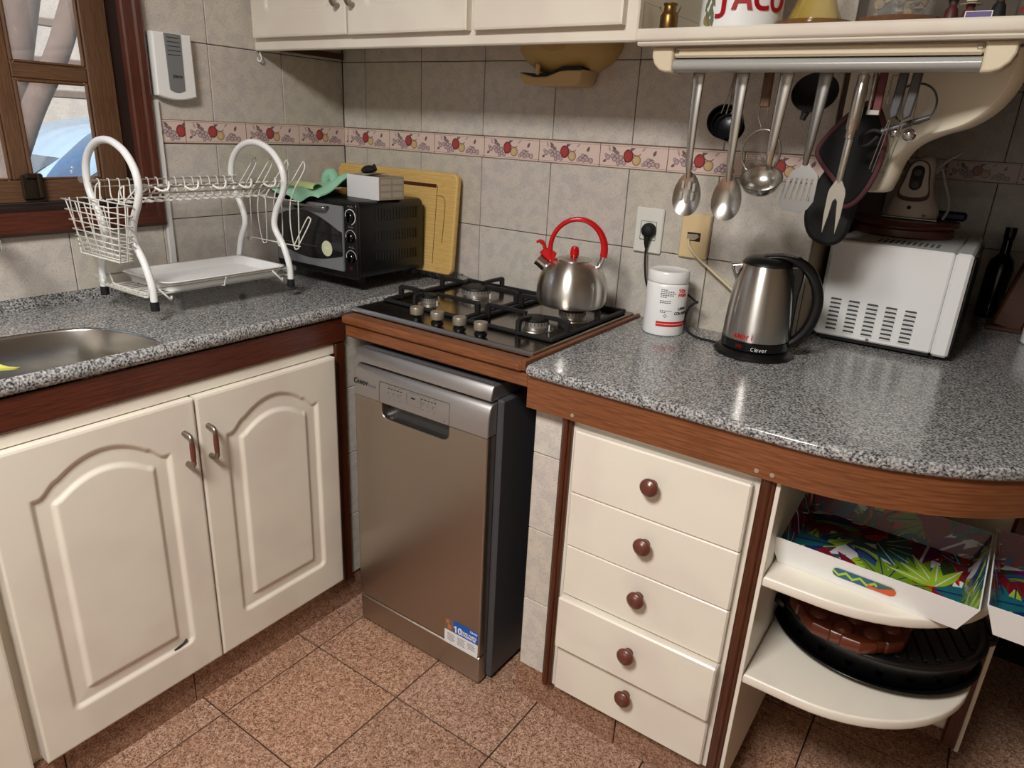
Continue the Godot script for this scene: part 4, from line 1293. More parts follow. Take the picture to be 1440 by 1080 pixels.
	# louvres in the right-hand side
	for row in 3:
		for k in 15:
			mb = MB.new()
			mb.bb(0.1775, 0.1792, 0.055 + row * 0.062, 0.086 + row * 0.062 + (0.004 if row == 2 else 0), 0.085 - k * 0.0125, 0.0905 - k * 0.0125, 0.0008)
			obj("vent_rib", mb, M.black_gloss, o)
	# on top of the oven
	var c = thing("dish_cloth", "pale green rubbery cloth heaped on the toaster oven", "cloth", Vector3(0.21, 1.180, 0.24))
	mb = MB.new()
	mb.grid(26, 18, func(u, v):
		var x = lerp(-0.135, 0.085, u); var z = lerp(-0.13, 0.165, v)
		var y = 0.006 + 0.020 * pow(sin(u * 7.0 + v * 2.2), 2) * (1.0 - v * 0.55) + 0.020 * exp(-pow((u - 0.32) * 7, 2)) * (1 - v) + 0.050 * exp(-pow((u - 0.90) * 4, 2) - pow((v - 0.42) * 4, 2))
		var out_ = max(0.0, z - 0.128)
		if out_ > 0: z = 0.128 + min(out_, 0.012) + 0.001; y -= out_ * 1.1 * exp(-pow((u - 0.55) * 3.2, 2))
		return Vector3(x + 0.006 * sin(v * 9), y, z), 0.004)
	obj("sheet", mb, M.cloth_green, c)
	mb = MB.new()
	mb.grid(14, 5, func(u, v):
		var a = u * PI * 1.7
		return Vector3(-0.115 + 0.12 * v + 0.008 * cos(a), 0.020 + 0.013 * sin(a), 0.06 + 0.026 * cos(a) + 0.01 * v), 0.003)
	obj("fold", mb, M.cloth_pale, c)
	mb = MB.new()
	mb.tube(curve3([Vector3(-0.075, 0.012, -0.07), Vector3(-0.085, 0.036, -0.075), Vector3(-0.098, 0.048, -0.08), Vector3(-0.114, 0.044, -0.075), Vector3(-0.120, 0.025, -0.07), Vector3(-0.112, 0.012, -0.068)], 4), [0.012, 0.013, 0.014, 0.015, 0.016, 0.017, 0.018, 0.018, 0.019, 0.019, 0.019, 0.019, 0.018, 0.018, 0.017, 0.016, 0.015, 0.014, 0.013, 0.012, 0.012], 12)
	obj("bunch", mb, M.cloth_green, c)
	var w = thing("small_box", "small white and grey cardboard box on top of the toaster oven", "box", Vector3(0.356, 1.180, 0.235), deg_to_rad(-4))
	mb = MB.new(); mb.bb(-0.063, 0.082, 0.0, 0.066, 0.0285, 0.030); obj("white_side", mb, M.paper, w)
	mb = MB.new(); mb.bb(-0.063, 0.082, 0.0, 0.066, -0.07, 0.0285, 0.001); obj("carton", mb, M.card, w)
	mb = MB.new()
	mb.box(Vector3(0.03, 0.0715, 0.0), Vector3(0.07, 0.0012, 0.035), 0, Basis(Vector3(0, 0, 1), 0.16)); mb.box(Vector3(-0.03, 0.069, -0.02), Vector3(0.06, 0.0012, 0.05), 0, Basis(Vector3(1, 0, 0), 0.10))
	obj("flap", mb, mat(Color(0.66, 0.62, 0.56), 0.8), w)
	for k in 6:
		mb = MB.new(); mb.bb(0.0821, 0.0826, 0.008 + 0.019 * (k % 3), 0.022 + 0.019 * (k % 3), -0.064 + 0.046 * int(k / 3), -0.024 + 0.046 * int(k / 3)); obj("printed_panel", mb, mat(Color(0.66, 0.63, 0.58), 0.7), w)
	var bag = thing("black_pouch", "crumpled black pouch lying on the small white box", "pouch", Vector3(0.335, 1.2525, 0.21))
	mb = MB.new()
	mb.lathe([[0.0, 0.0], [0.020, 0.0], [0.026, 0.006], [0.022, 0.013], [0.012, 0.019], [0.0, 0.021]], 16, Transform3D(Basis(Vector3(0, 0, 1), 0.12), Vector3.ZERO), 60, 1.2, 0.7)
	obj("pouch", mb, M.black_matt, bag)
	mb = MB.new(); mb.tube(curve3([Vector3(0.015, 0.012, 0), Vector3(0.026, 0.022, 0.004), Vector3(0.034, 0.012, 0.006)], 4), 0.004, 8); obj("strap", mb, M.black_matt, bag)

# ---------------------------------------------------------------- hob, kettle, dishwasher
func hob(at):
	var t = thing("gas_hob", "stainless four burner gas hob with black cast iron grates", "hob", Vector3(0.892, 0.9245, 0.284))
	var mb = MB.new(); mb.bb(-0.290, 0.2845, 0.0, 0.0115, -0.254, 0.252, 0.003); obj("plate", mb, M.hob_steel, t)
	mb = MB.new()
	mb.prism([Vector2(0.2525, 0.0), Vector2(0.2575, 0.0), Vector2(0.2575, 0.006), Vector2(0.2525, 0.012)], -0.2905, 0.2848, Transform3D(Basis(Vector3(0, 0, 1), Vector3(0, 1, 0), Vector3(1, 0, 0)), Vector3.ZERO))
	mb.bb(0.2846, 0.2853, 0.0, 0.010, -0.254, 0.2575, 0.001)
	obj("edge_trim", mb, M.hob_edge, t)
	for b in [[-0.165, 0.092, 0.023], [-0.140, -0.085, 0.041], [0.193, -0.070, 0.035], [0.176, 0.083, 0.033]]:
		var r = b[2]
		var bn = Node3D.new(); bn.name = "burner"; t.add_child(bn, true); bn.position = Vector3(b[0], 0.0115, b[1])
		mb = MB.new(); mb.lathe([[r * 1.45, 0.0], [r * 1.42, 0.0022], [r * 1.32, 0.0026], [r * 1.24, 0.0012], [r * 1.1, 0.0008], [r * 0.7, 0.0008]], 36); obj("drip_ring", mb, M.hob_edge, bn)
		mb = MB.new(); mb.lathe([[r * 0.84, 0.0], [r * 0.84, 0.006], [r * 1.02, 0.008], [r * 1.02, 0.0215], [r * 0.9, 0.022]], 36); obj("burner_head", mb, M.burner, bn)
		mb = MB.new()
		for k in 24:
			var a = TAU * k / 24
			mb.box(Vector3(cos(a) * r * 1.02, 0.0175, sin(a) * r * 1.02), Vector3(0.0012, 0.0065, 0.0016), 0, Basis(Vector3.UP, -a))
		obj("flame_slots", mb, M.black_matt, bn)
		mb = MB.new(); mb.lathe([[r * 1.0, 0.0216], [r * 1.03, 0.0240], [r * 1.0, 0.0285], [r * 0.9, 0.0300], [r * 0.5, 0.0308], [0.0, 0.031]], 36); obj("burner_cap", mb, M.iron, bn)
		mb = MB.new(); mb.tube([Vector3(r * 1.25, 0, 0), Vector3(r * 1.25, 0.016, 0)], 0.0014, 8); obj("igniter", mb, M.white, bn)
	for k in 4:
		var x = [-0.094, -0.026, 0.045, 0.110][k]
		var kn = Node3D.new(); kn.name = "control_knob"; t.add_child(kn, true); kn.position = Vector3(x, 0.0115, 0.219)
		mb = MB.new(); mb.lathe([[0.016, 0.0], [0.0155, 0.004], [0.0115, 0.006], [0.0115, 0.010], [0.014, 0.012]], 24); obj("collar", mb, M.black, kn)
		mb = MB.new(); mb.lathe([[0.0, 0.0115], [0.0168, 0.0115], [0.0172, 0.014], [0.0172, 0.0275], [0.0160, 0.0298], [0.0, 0.030]], 28); obj("cap", mb, M.knob_metal, kn)
	for gx in [[-0.276, 0.010, -1], [0.022, 0.276, 1]]:
		var g_ = Node3D.new(); g_.name = "grate"; t.add_child(g_, true)
		var x0 = gx[0]; var x1 = gx[1]; var z0 = -0.222; var z1 = 0.165
		var zf = z1 if gx[2] > 0 else 0.155
		var y = 0.0185
		mb = MB.new()
		mb.bb(x0, x1, 0.0122, y + 0.006, z0, z0 + 0.011, 0.002); mb.bb(x0, x1, 0.0122, y + 0.002, zf - 0.013, zf, 0.002)
		mb.bb(x0, x0 + 0.012, 0.0122, y + 0.004, z0 + 0.011, zf - 0.013, 0.002); mb.bb(x1 - 0.012, x1, 0.0122, y + 0.004, z0 + 0.011, zf - 0.013, 0.002)
		obj("frame", mb, M.iron, g_)
		var fingers = []
		var cxm = (x0 + x1) / 2
		var cf = Vector2(-0.165, 0.092) if gx[2] < 0 else Vector2(0.176, 0.083)
		var cbk = Vector2(-0.140, -0.085) if gx[2] < 0 else Vector2(0.193, -0.070)
		for c in [[cf, 0.028], [cbk, 0.034]]:
			for s in [[x0 + 0.006, c[0].y], [x1 - 0.006, c[0].y]]:
				fingers.append([Vector2(s[0], s[1]), Vector2(c[0].x + signf(s[0] - c[0].x) * c[1], c[0].y)])
		fingers.append([Vector2(cf.x, zf - 0.006), Vector2(cf.x, cf.y + 0.026)])
		fingers.append([Vector2(cbk.x, z0 + 0.006), Vector2(cbk.x, cbk.y - 0.03)])
		for f in fingers:
			var a = Vector3(f[0].x, 0, f[0].y); var b = Vector3(f[1].x, 0, f[1].y)
			var dir = (b - a).normalized(); var L = (b - a).length()
			var side = Vector3.UP.cross(dir)
			mb = MB.new()
			mb.prism([Vector2(-0.006, 0.0125), Vector2(0.008, 0.0125), Vector2(0.010, 0.040), Vector2(L * 0.6, 0.041), Vector2(L, 0.042), Vector2(L + 0.002, 0.050), Vector2(L * 0.5, 0.0515), Vector2(0.002, 0.0505), Vector2(-0.005, 0.045)], -0.005, 0.005, Transform3D(Basis(dir, Vector3.UP, -side), a), 0.0015, 1)
			obj("finger", mb, M.iron, g_)

func whistling_kettle(at):
	var t = thing("stovetop_kettle", "round steel whistling kettle with a red arched handle standing on the hob", "kettle", Vector3(1.082, 0.9770, 0.222), deg_to_rad(24))
	var mb = MB.new()
	mb.lathe([[0.0, 0.0], [0.082, 0.0], [0.086, 0.002], [0.0885, 0.007], [0.0905, 0.012], [0.0915, 0.03], [0.0912, 0.045], [0.0895, 0.058], [0.0855, 0.073], [0.079, 0.087], [0.070, 0.099], [0.059, 0.1085], [0.047, 0.115], [0.044, 0.1162]], 64)
	obj("body", mb, M.brushed, t)
	mb = MB.new(); mb.lathe([[0.0455, 0.1145], [0.046, 0.1175], [0.043, 0.1185], [0.037, 0.1185], [0.034, 0.120], [0.022, 0.1235], [0.0, 0.1245]], 48); obj("lid", mb, M.steel, t)
	mb = MB.new(); mb.lathe([[0.0095, 0.124], [0.0115, 0.128], [0.0115, 0.136], [0.0095, 0.146], [0.0085, 0.148], [0.004, 0.1495], [0.0, 0.1497]], 20); obj("lid_knob", mb, M.red, t)
	# spout on the left
	var sd = Vector3(-0.80, 0.60, 0).normalized()
	var sb = Basis(Vector3(sd.y, -sd.x, 0), sd, Vector3(0, 0, 1))
	mb = MB.new(); mb.lathe([[0.0165, 0.0], [0.0155, 0.03], [0.0160, 0.040], [0.0135, 0.041], [0.013, 0.02]], 24, Transform3D(sb, Vector3(-0.062, 0.086, 0))); obj("spout", mb, M.chrome, t)
	# handle: flat red arch
	var arc = []
	for i in 25:
		var a = deg_to_rad(196 - i * 207.0 / 24)
		arc.append([Vector3(0.006 + 0.069 * cos(a), 0.142 + 0.075 * sin(a), 0), a])
	arc.push_front([Vector3(-0.052, 0.108, 0), deg_to_rad(188)])
	var rings = []
	for k in arc.size():
		var p = arc[k][0]; var n = Vector3(cos(arc[k][1]), sin(arc[k][1]), 0)
		var u = float(k) / (arc.size() - 1)
		var hw = 0.0085 + 0.002 * sin(u * PI); var th = lerp(0.0062, 0.0095, smoothstep(0.5, 1.0, u))
		var ring = []
		for j in 14:
			var b = TAU * j / 14
			ring.append(p + n * th * signf(cos(b)) * pow(abs(cos(b)), 0.7) + Vector3(0, 0, 1) * hw * signf(sin(b)) * pow(abs(sin(b)), 0.7))
		rings.append(ring)
	mb = MB.new(); mb.loft(rings); mb.cap(rings[0], true); mb.cap(rings[-1]); obj("handle", mb, M.red, t)
	mb = MB.new(); mb.tube([Vector3(0.0745, 0.128, 0), Vector3(0.072, 0.115, 0), Vector3(0.066, 0.099, 0)], [0.0085, 0.0085, 0.008], 14); obj("handle_socket", mb, M.chrome, t)
	mb = MB.new()
	mb.prism([Vector2(-0.090, 0.127), Vector2(-0.081, 0.137), Vector2(-0.084, 0.146), Vector2(-0.092, 0.152), Vector2(-0.099, 0.150), Vector2(-0.100, 0.156), Vector2(-0.091, 0.160), Vector2(-0.081, 0.157), Vector2(-0.075, 0.148), Vector2(-0.073, 0.139), Vector2(-0.064, 0.138), Vector2(-0.046, 0.128), Vector2(-0.050, 0.112), Vector2(-0.066, 0.108)], -0.008, 0.008, Transform3D.IDENTITY, 0.003, 2)
	obj("spout_lever", mb, M.red, t)

func dishwasher():
	var t = thing("dishwasher", "slim freestanding steel dishwasher under the hob", "dishwasher", Vector3(0.886, 0, 0.30))
	var mb = MB.new(); mb.bb(-0.222, 0.234, 0.012, 0.812, -0.27, 0.264, 0.004); obj("body", mb, M.slate, t)
	for x in [-0.2, 0.21]:
		for z in [-0.24, 0.2]:
			mb = MB.new(); mb.lathe([[0.0, 0.0], [0.018, 0.0], [0.018, 0.006], [0.008, 0.008], [0.008, 0.014], [0.0, 0.014]], 14, Transform3D(Basis.IDENTITY, Vector3(x, 0, z))); obj("foot", mb, M.black_matt, t)
	# lid with a slanting steel nose
	mb = MB.new()
	mb.prism([Vector2(-0.27, 0.8125), Vector2(0.286, 0.8125), Vector2(0.293, 0.816), Vector2(0.293, 0.822), Vector2(0.285, 0.846), Vector2(0.281, 0.8495), Vector2(-0.27, 0.8495)], -0.221, 0.219, Transform3D(Basis(Vector3(0, 0, 1), Vector3(0, 1, 0), Vector3(1, 0, 0)), Vector3.ZERO), 0.003, 2)
	obj("lid", mb, M.steel_panel, t)
	mb = MB.new(); mb.bb(-0.205, 0.205, 0.8494, 0.8505, -0.26, 0.268, 0.0004); obj("lid_panel", mb, mat(Color(0.33, 0.33, 0.34), 0.5), t)
	# door: steel sheet with the grip pocket cut into its upper edge
	var door = Node3D.new(); door.name = "door"; t.add_child(door, true)
	var poly = [Vector2(-0.219, 0.097), Vector2(0.219, 0.097), Vector2(0.219, 0.7245), Vector2(0.102, 0.7245)]
	for p in [Vector2(0.102, 0.702), Vector2(0.099, 0.692), Vector2(0.091, 0.686), Vector2(0.080, 0.684), Vector2(-0.098, 0.684), Vector2(-0.109, 0.686), Vector2(-0.117, 0.692), Vector2(-0.120, 0.702)]: poly.append(p)
	poly.append_array([Vector2(-0.120, 0.7245), Vector2(-0.219, 0.7245)])
	mb = MB.new(); mb.prism(poly, 0.2655, 0.300, Transform3D.IDENTITY, 0.004, 3)
	obj("front", mb, M.steel_door, door)
	mb = MB.new(); mb.bb(-0.125, 0.107, 0.678, 0.7255, 0.266, 0.276); obj("grip_pocket", mb, mat(Color(0.30, 0.30, 0.31), 0.35, 0.6), door)
	mb = MB.new()
	mb.prism([Vector2(0.2655, 0.7255), Vector2(0.300, 0.7255), Vector2(0.3005, 0.755), Vector2(0.2985, 0.778), Vector2(0.293, 0.796), Vector2(0.287, 0.8035), Vector2(0.280, 0.807), Vector2(0.2655, 0.807)], -0.2195, 0.2195, Transform3D(Basis(Vector3(0, 0, 1), Vector3(0, 1, 0), Vector3(1, 0, 0)), Vector3.ZERO), 0.003, 2)
	var cp = obj("control_panel", mb, M.steel_panel, door)
	letters("brand_lettering", "C", 0.0150, M.dark_print, cp, Vector3(-0.214, 0.7640, 0.3008), Basis.IDENTITY, true, false, 0.12)
	letters("brand_lettering", "ANDY", 0.0105, M.dark_print, cp, Vector3(-0.1885, 0.7625, 0.3008), Basis.IDENTITY, true, false, 0.12)
	letters("brand_lettering", "Smart", 0.0075, M.grey_print, cp, Vector3(-0.154, 0.7610, 0.3008), Basis.IDENTITY, false, true, 0.25)
	mb = MB.new()
	var o = [Vector3(-0.128, 0.7265, 0.3010), Vector3(-0.128, 0.778, 0.2999), Vector3(-0.125, 0.7815, 0.2993), Vector3(0.101, 0.7815, 0.2993), Vector3(0.104, 0.778, 0.2999), Vector3(0.104, 0.7265, 0.3010)]
	mb.tube(o, 0.0005, 4)
	obj("panel_outline", mb, M.dark_print, cp)
	for k in 10:
		mb = MB.new()
		var x = -0.094 + 0.0105 * k if k < 5 else 0.018 + 0.0105 * (k - 5)
		mb.box(Vector3(x, 0.7705, 0.3006), Vector3(0.005, 0.0022, 0.0012), 0.0004); obj("indicator", mb, M.dark_print, cp)
	mb = MB.new()
	for k in 6:
		var x = -0.092 + 0.018 * k if k < 3 else 0.022 + 0.018 * (k - 3)
		mb.bb(x - 0.006, x + 0.006, 0.7605, 0.7612, 0.3004, 0.3011); mb.bb(x - 0.006, x - 0.0053, 0.752, 0.7608, 0.3004, 0.3011)
		mb.bb(x - 0.003, x + 0.003, 0.744, 0.7455, 0.3004, 0.3011); mb.bb(x - 0.0035, x + 0.0025, 0.7765, 0.7775, 0.2994, 0.3003)
	mb.bb(-0.028, 0.008, 0.7765, 0.7773, 0.2994, 0.3003); mb.bb(-0.034, -0.0334, 0.745, 0.774, 0.3000, 0.3009); mb.bb(-0.034, 0.012, 0.7445, 0.7451, 0.3004, 0.3011); mb.bb(0.012, 0.0126, 0.745, 0.774, 0.3000, 0.3009)
	mb.bb(0.078, 0.090, 0.731, 0.739, 0.3004, 0.3011)
	obj("panel_marks", mb, M.grey_print, cp)
	mb = MB.new(); mb.bb(-0.018, -0.006, 0.7625, 0.7665, 0.3003, 0.3014, 0.0005); obj("display", mb, M.dark_print, cp)
	# energy and guarantee sticker low on the door
	var s = Node3D.new(); s.name = "guarantee_sticker"; door.add_child(s, true); s.position = Vector3(0.159, 0.131, 0.3002)
	mb = MB.new(); mb.bb(-0.056, 0.056, -0.040, 0.003, 0, 0.0005); obj("white_area", mb, M.paper, s)
	mb = MB.new(); mb.bb(-0.026, 0.056, 0.003, 0.041, 0, 0.0005); obj("blue_area", mb, M.blue_print, s)
	mb = MB.new(); mb.bb(-0.056, -0.026, 0.003, 0.041, 0, 0.0005); obj("picture_area", mb, mat(Color(0.42, 0.36, 0.30), 0.5), s)
	mb = MB.new(); mb.bb(-0.045, -0.033, 0.008, 0.022, 0.0005, 0.0008); mb.bb(-0.050, -0.041, 0.024, 0.036, 0.0005, 0.0008); obj("picture_detail", mb, mat(Color(0.75, 0.42, 0.22), 0.5), s)
	letters("sticker_lettering", "10", 0.020, M.white_print, s, Vector3(-0.011, 0.0165, 0.0009), Basis.IDENTITY, true)
	letters("sticker_lettering", "YEARS PARTS", 0.0065, M.white_print, s, Vector3(0.024, 0.0195, 0.0009), Basis.IDENTITY, true)
	letters("sticker_lettering", "GUARANTEE", 0.0065, M.white_print, s, Vector3(0.0225, 0.011, 0.0009), Basis.IDENTITY, true)
	letters("sticker_lettering", "Candy", 0.006, M.white_print, s, Vector3(0.042, 0.034, 0.0009), Basis.IDENTITY, true)
	mb = MB.new()
	for k in 14:
		var y = -0.007 - 0.0052 * (k / 3); var x = -0.046 + 0.034 * (k % 3)
		mb.bb(x, x + 0.022 + 0.004 * (k % 2), y, y + 0.0016, 0.0005, 0.0009)
	obj("small_print", mb, M.grey_print, s)
	# plinth
	mb = MB.new(); mb.prism([Vector2(0.2655, 0.008), Vector2(0.294, 0.008), Vector2(0.2975, 0.012), Vector2(0.2975, 0.088), Vector2(0.294, 0.091), Vector2(0.2655, 0.091)], -0.2185, 0.2185, Transform3D(Basis(Vector3(0, 0, 1), Vector3(0, 1, 0), Vector3(1, 0, 0)), Vector3.ZERO), 0.003, 2)
	obj("plinth", mb, M.steel_door, t)

# ---------------------------------------------------------------- on the walls
func wall_things():
	# door chime
	var t = thing("door_chime", "white door chime with a grey slotted centre strip on the wall beside the window", "door chime", Vector3(0.0015, 1.515, 0.622), PI / 2)
	var out = []
	for i in 9: 
		var u = i / 8.0
		out.append(Vector2(lerp(-0.057, 0.057, u), -0.078 - 0.010 * sin(PI * u)))
	out.append(Vector2(0.055, 0.078)); out.append(Vector2(-0.055, 0.078))
	var mb = MB.new(); mb.prism(out, 0.0, 0.028, Transform3D.IDENTITY, 0.004, 2); obj("case", mb, M.white, t)
	var strip = []
	for i in 9:
		var u = i / 8.0
		strip.append(Vector2(lerp(-0.022, 0.022, u), -0.062 - 0.007 * sin(PI * u)))
	strip.append(Vector2(0.024, 0.0765)); strip.append(Vector2(-0.024, 0.0765))
	mb = MB.new(); mb.prism(strip, 0.0275, 0.0305, Transform3D.IDENTITY, 0.001, 1); obj("grille", mb, M.grey_plastic, t)
	for k in 5:
		mb = MB.new(); mb.bb(-0.018, 0.018, 0.066 - 0.0105 * k, 0.0678 - 0.0105 * k, 0.0303, 0.0308); obj("slot", mb, M.black_matt, t)
	letters("lettering", "Vero", 0.009, M.dark_print, t, Vector3(0.003, -0.028, 0.0308), Basis.IDENTITY, true, false, 0.2)
	# cable duct running down from the chime
	mb = MB.new(); mb.bb(0.0012, 0.011, 0.9435, 1.425, 0.668, 0.687, 0.002)
	tag(obj("cable_duct", mb, M.white_matt), "thin white cable duct down the wall beside the window frame", "cable duct")
	# yellowed extractor fan bowl under the cabinet
	t = thing("extractor_bowl", "yellowed plastic extractor bowl with a beige catch tray on the wall above the hob", "extractor", Vector3(0.90, 1.58, 0.004))
	mb = MB.new()
	var rings = []
	for l in [[0.150, 0.0], [0.150, 0.03], [0.138, 0.055], [0.115, 0.078], [0.085, 0.094], [0.05, 0.102]]:
		var ring = []
		for i in 25:
			var a = PI + PI * i / 24
			ring.append(Vector3(0.005 + l[0] * cos(a), 0.040 + l[0] * 0.56 * sin(a), l[1]))
		rings.append(ring)
	mb.loft(rings, false)
	var lastc = []
	for p in rings[-1]: lastc.append(p)
	mb.cap(lastc)
	obj("bowl", mb, M.old_plastic, t)
	mb = MB.new()
	mb.prism([Vector2(-0.105, -0.036), Vector2(-0.06, -0.047), Vector2(-0.02, -0.046), Vector2(0.02, -0.033), Vector2(0.05, -0.030), Vector2(0.088, -0.030), Vector2(0.082, -0.056), Vector2(0.072, -0.066), Vector2(0.03, -0.069), Vector2(-0.05, -0.069), Vector2(-0.088, -0.066), Vector2(-0.102, -0.050)], 0.0, 0.088, Transform3D.IDENTITY, 0.004, 2)
	obj("catch_tray", mb, M.old_plastic_pale, t)
	mb = MB.new()
	mb.prism([Vector2(-0.104, -0.0365), Vector2(-0.05, -0.040), Vector2(0.0, -0.036), Vector2(0.03, -0.022), Vector2(0.085, -0.024), Vector2(0.086, -0.032), Vector2(0.045, -0.031), Vector2(0.02, -0.033), Vector2(-0.02, -0.0465), Vector2(-0.06, -0.0475)], 0.0, 0.0885); obj("dark_gap", mb, M.black_matt, t)
	mb = MB.new(); mb.bb(-0.050, -0.038, -0.043, -0.016, 0.088, 0.098, 0.003); obj("spindle", mb, M.old_plastic_pale, t)
	# sockets
	t = thing("wall_socket", "white wall socket plate with the black plug in it, above the white tub", "socket", Vector3(1.1835, 1.160, 0.0015))
	mb = MB.new(); mb.bb(-0.0405, 0.0395, -0.0595, 0.0595, 0, 0.009, 0.003); obj("plate", mb, M.outlet_white, t)
	mb = MB.new(); mb.bb(-0.022, 0.022, -0.024, 0.024, 0.0085, 0.0105, 0.001); obj("insert", mb, M.outlet_white, t)
	mb = MB.new(); mb.bb(-0.0225, -0.0219, -0.0245, 0.0245, 0.0088, 0.0108); mb.bb(0.0219, 0.0225, -0.0245, 0.0245, 0.0088, 0.0108); mb.bb(-0.0225, 0.0225, 0.0241, 0.0247, 0.0088, 0.0108); mb.bb(-0.0225, 0.0225, -0.0247, -0.0241, 0.0088, 0.0108); obj("insert_gap", mb, M.dark_print, t)
	t = thing("wall_socket", "ivory wall socket plate with a cream cable, right of the white socket", "socket", Vector3(1.3125, 1.160, 0.0015))
	mb = MB.new(); mb.bb(-0.0385, 0.0385, -0.057, 0.057, 0, 0.009, 0.003); obj("plate", mb, M.ivory, t)
	mb = MB.new(); mb.bb(-0.019, 0.017, -0.012, 0.010, 0.0086, 0.0094); obj("opening", mb, mat(Color(0.12, 0.09, 0.06), 0.8), t)
	mb = MB.new(); mb.prism([Vector2(-0.018, -0.011), Vector2(-0.018, 0.005), Vector2(0.010, 0.007), Vector2(0.015, 0.0), Vector2(0.004, -0.009)], 0.009, 0.013, Transform3D.IDENTITY, 0.001, 1); obj("rocker", mb, M.card, t)
	# black plug and lead of the electric kettle
	t = thing("power_lead", "black plug and lead running from the white socket to the electric kettle", "cable", Vector3(1.1885, 1.162, 0.0115))
	mb = MB.new()
	mb.lathe([[0.0, 0.0], [0.0185, 0.0], [0.0195, 0.004], [0.0195, 0.012], [0.0165, 0.021], [0.010, 0.026], [0.0, 0.027]], 28, Transform3D(Basis(Vector3(1, 0, 0), PI / 2), Vector3.ZERO))
	mb.tube([Vector3(0, -0.008, 0.012), Vector3(0, -0.022, 0.013), Vector3(-0.001, -0.036, 0.012), Vector3(-0.001, -0.046, 0.010)], [0.011, 0.0085, 0.006, 0.0042], 12)
	obj("plug", mb, M.black_matt, t)
	mb = MB.new()
	mb.tube(curve3([Vector3(-0.001, -0.044, 0.0102), Vector3(0.000, -0.070, 0.0115), Vector3(0.006, -0.105, 0.016), Vector3(0.020, -0.148, 0.018), Vector3(0.055, -0.170, 0.018), Vector3(0.105, -0.155, 0.022), Vector3(0.135, -0.148, 0.028), Vector3(0.158, -0.152, 0.045), Vector3(0.175, -0.155, 0.062), Vector3(0.184, -0.153, 0.074), Vector3(0.176, -0.158, 0.080), Vector3(0.166, -0.170, 0.080), Vector3(0.160, -0.195, 0.082), Vector3(0.170, -0.222, 0.090), Vector3(0.200, -0.234, 0.103), Vector3(0.240, -0.2345, 0.112), Vector3(0.275, -0.233, 0.118)], 5), 0.0031, 8)
	obj("lead", mb, M.black_matt, t)
	# cream cable that leaves the ivory socket
	mb = MB.new()
	mb.tube(curve3([Vector3(0, 0, 0.0), Vector3(0.012, -0.018, 0.010), Vector3(0.04, -0.043, 0.014), Vector3(0.09, -0.077, 0.013), Vector3(0.15, -0.118, 0.014), Vector3(0.20, -0.165, 0.018), Vector3(0.235, -0.215, 0.02), Vector3(0.262, -0.224, 0.01), Vector3(0.298, -0.205, -0.03)], 5), 0.0034, 8)
	tag(obj("cream_cable", mb, M.ivory_cord, self, Vector3(1.2985, 1.152, 0.0145)), "cream cable hanging from the ivory socket behind the electric kettle", "cable")

# ---------------------------------------------------------------- hanging tools
func handle_strip(mb, pts, w0, w1, th):   # a flat steel handle along pts (x, y, z), widths eased from w0 to w1
	var rings = []
	var n = pts.size()
	for i in n:
		var u = float(i) / (n - 1)
		var w = lerp(w0, w1, u); if i == 0: w *= 0.8
		var t = (pts[min(i + 1, n - 1)] - pts[max(i - 1, 0)]).normalized()
		var side = Vector3(1, 0, 0)
		var nn = side.cross(t).normalized()
		var ring = []
		for k in 8:
			var a = TAU * k / 8
			ring.append(pts[i] + side * (w / 2 * signf(cos(a)) * pow(abs(cos(a)), 0.6)) + nn * (th / 2 * sin(a) + 0.0012 * cos(a) * cos(a)))
		rings.append(ring)
	mb.loft(rings); mb.cap(rings[0], true); mb.cap(rings[-1])

func spoon_bowl(mb, c, hw, hl, depth, tilt, thick = 0.0014):   # oval bowl, concave towards +z
	var f = func(u, v):
		var a = u * TAU
		var r = v
		var x = cos(a) * hw * r * (1.0 - 0.16 * sin(a)); var y = sin(a) * hl * r
		return c + Basis(Vector3(1, 0, 0), tilt) * Vector3(x, y, -depth * (1 - r * r))
	mb.grid(36, 9, f, thick, Vector3(0, 0, 1))

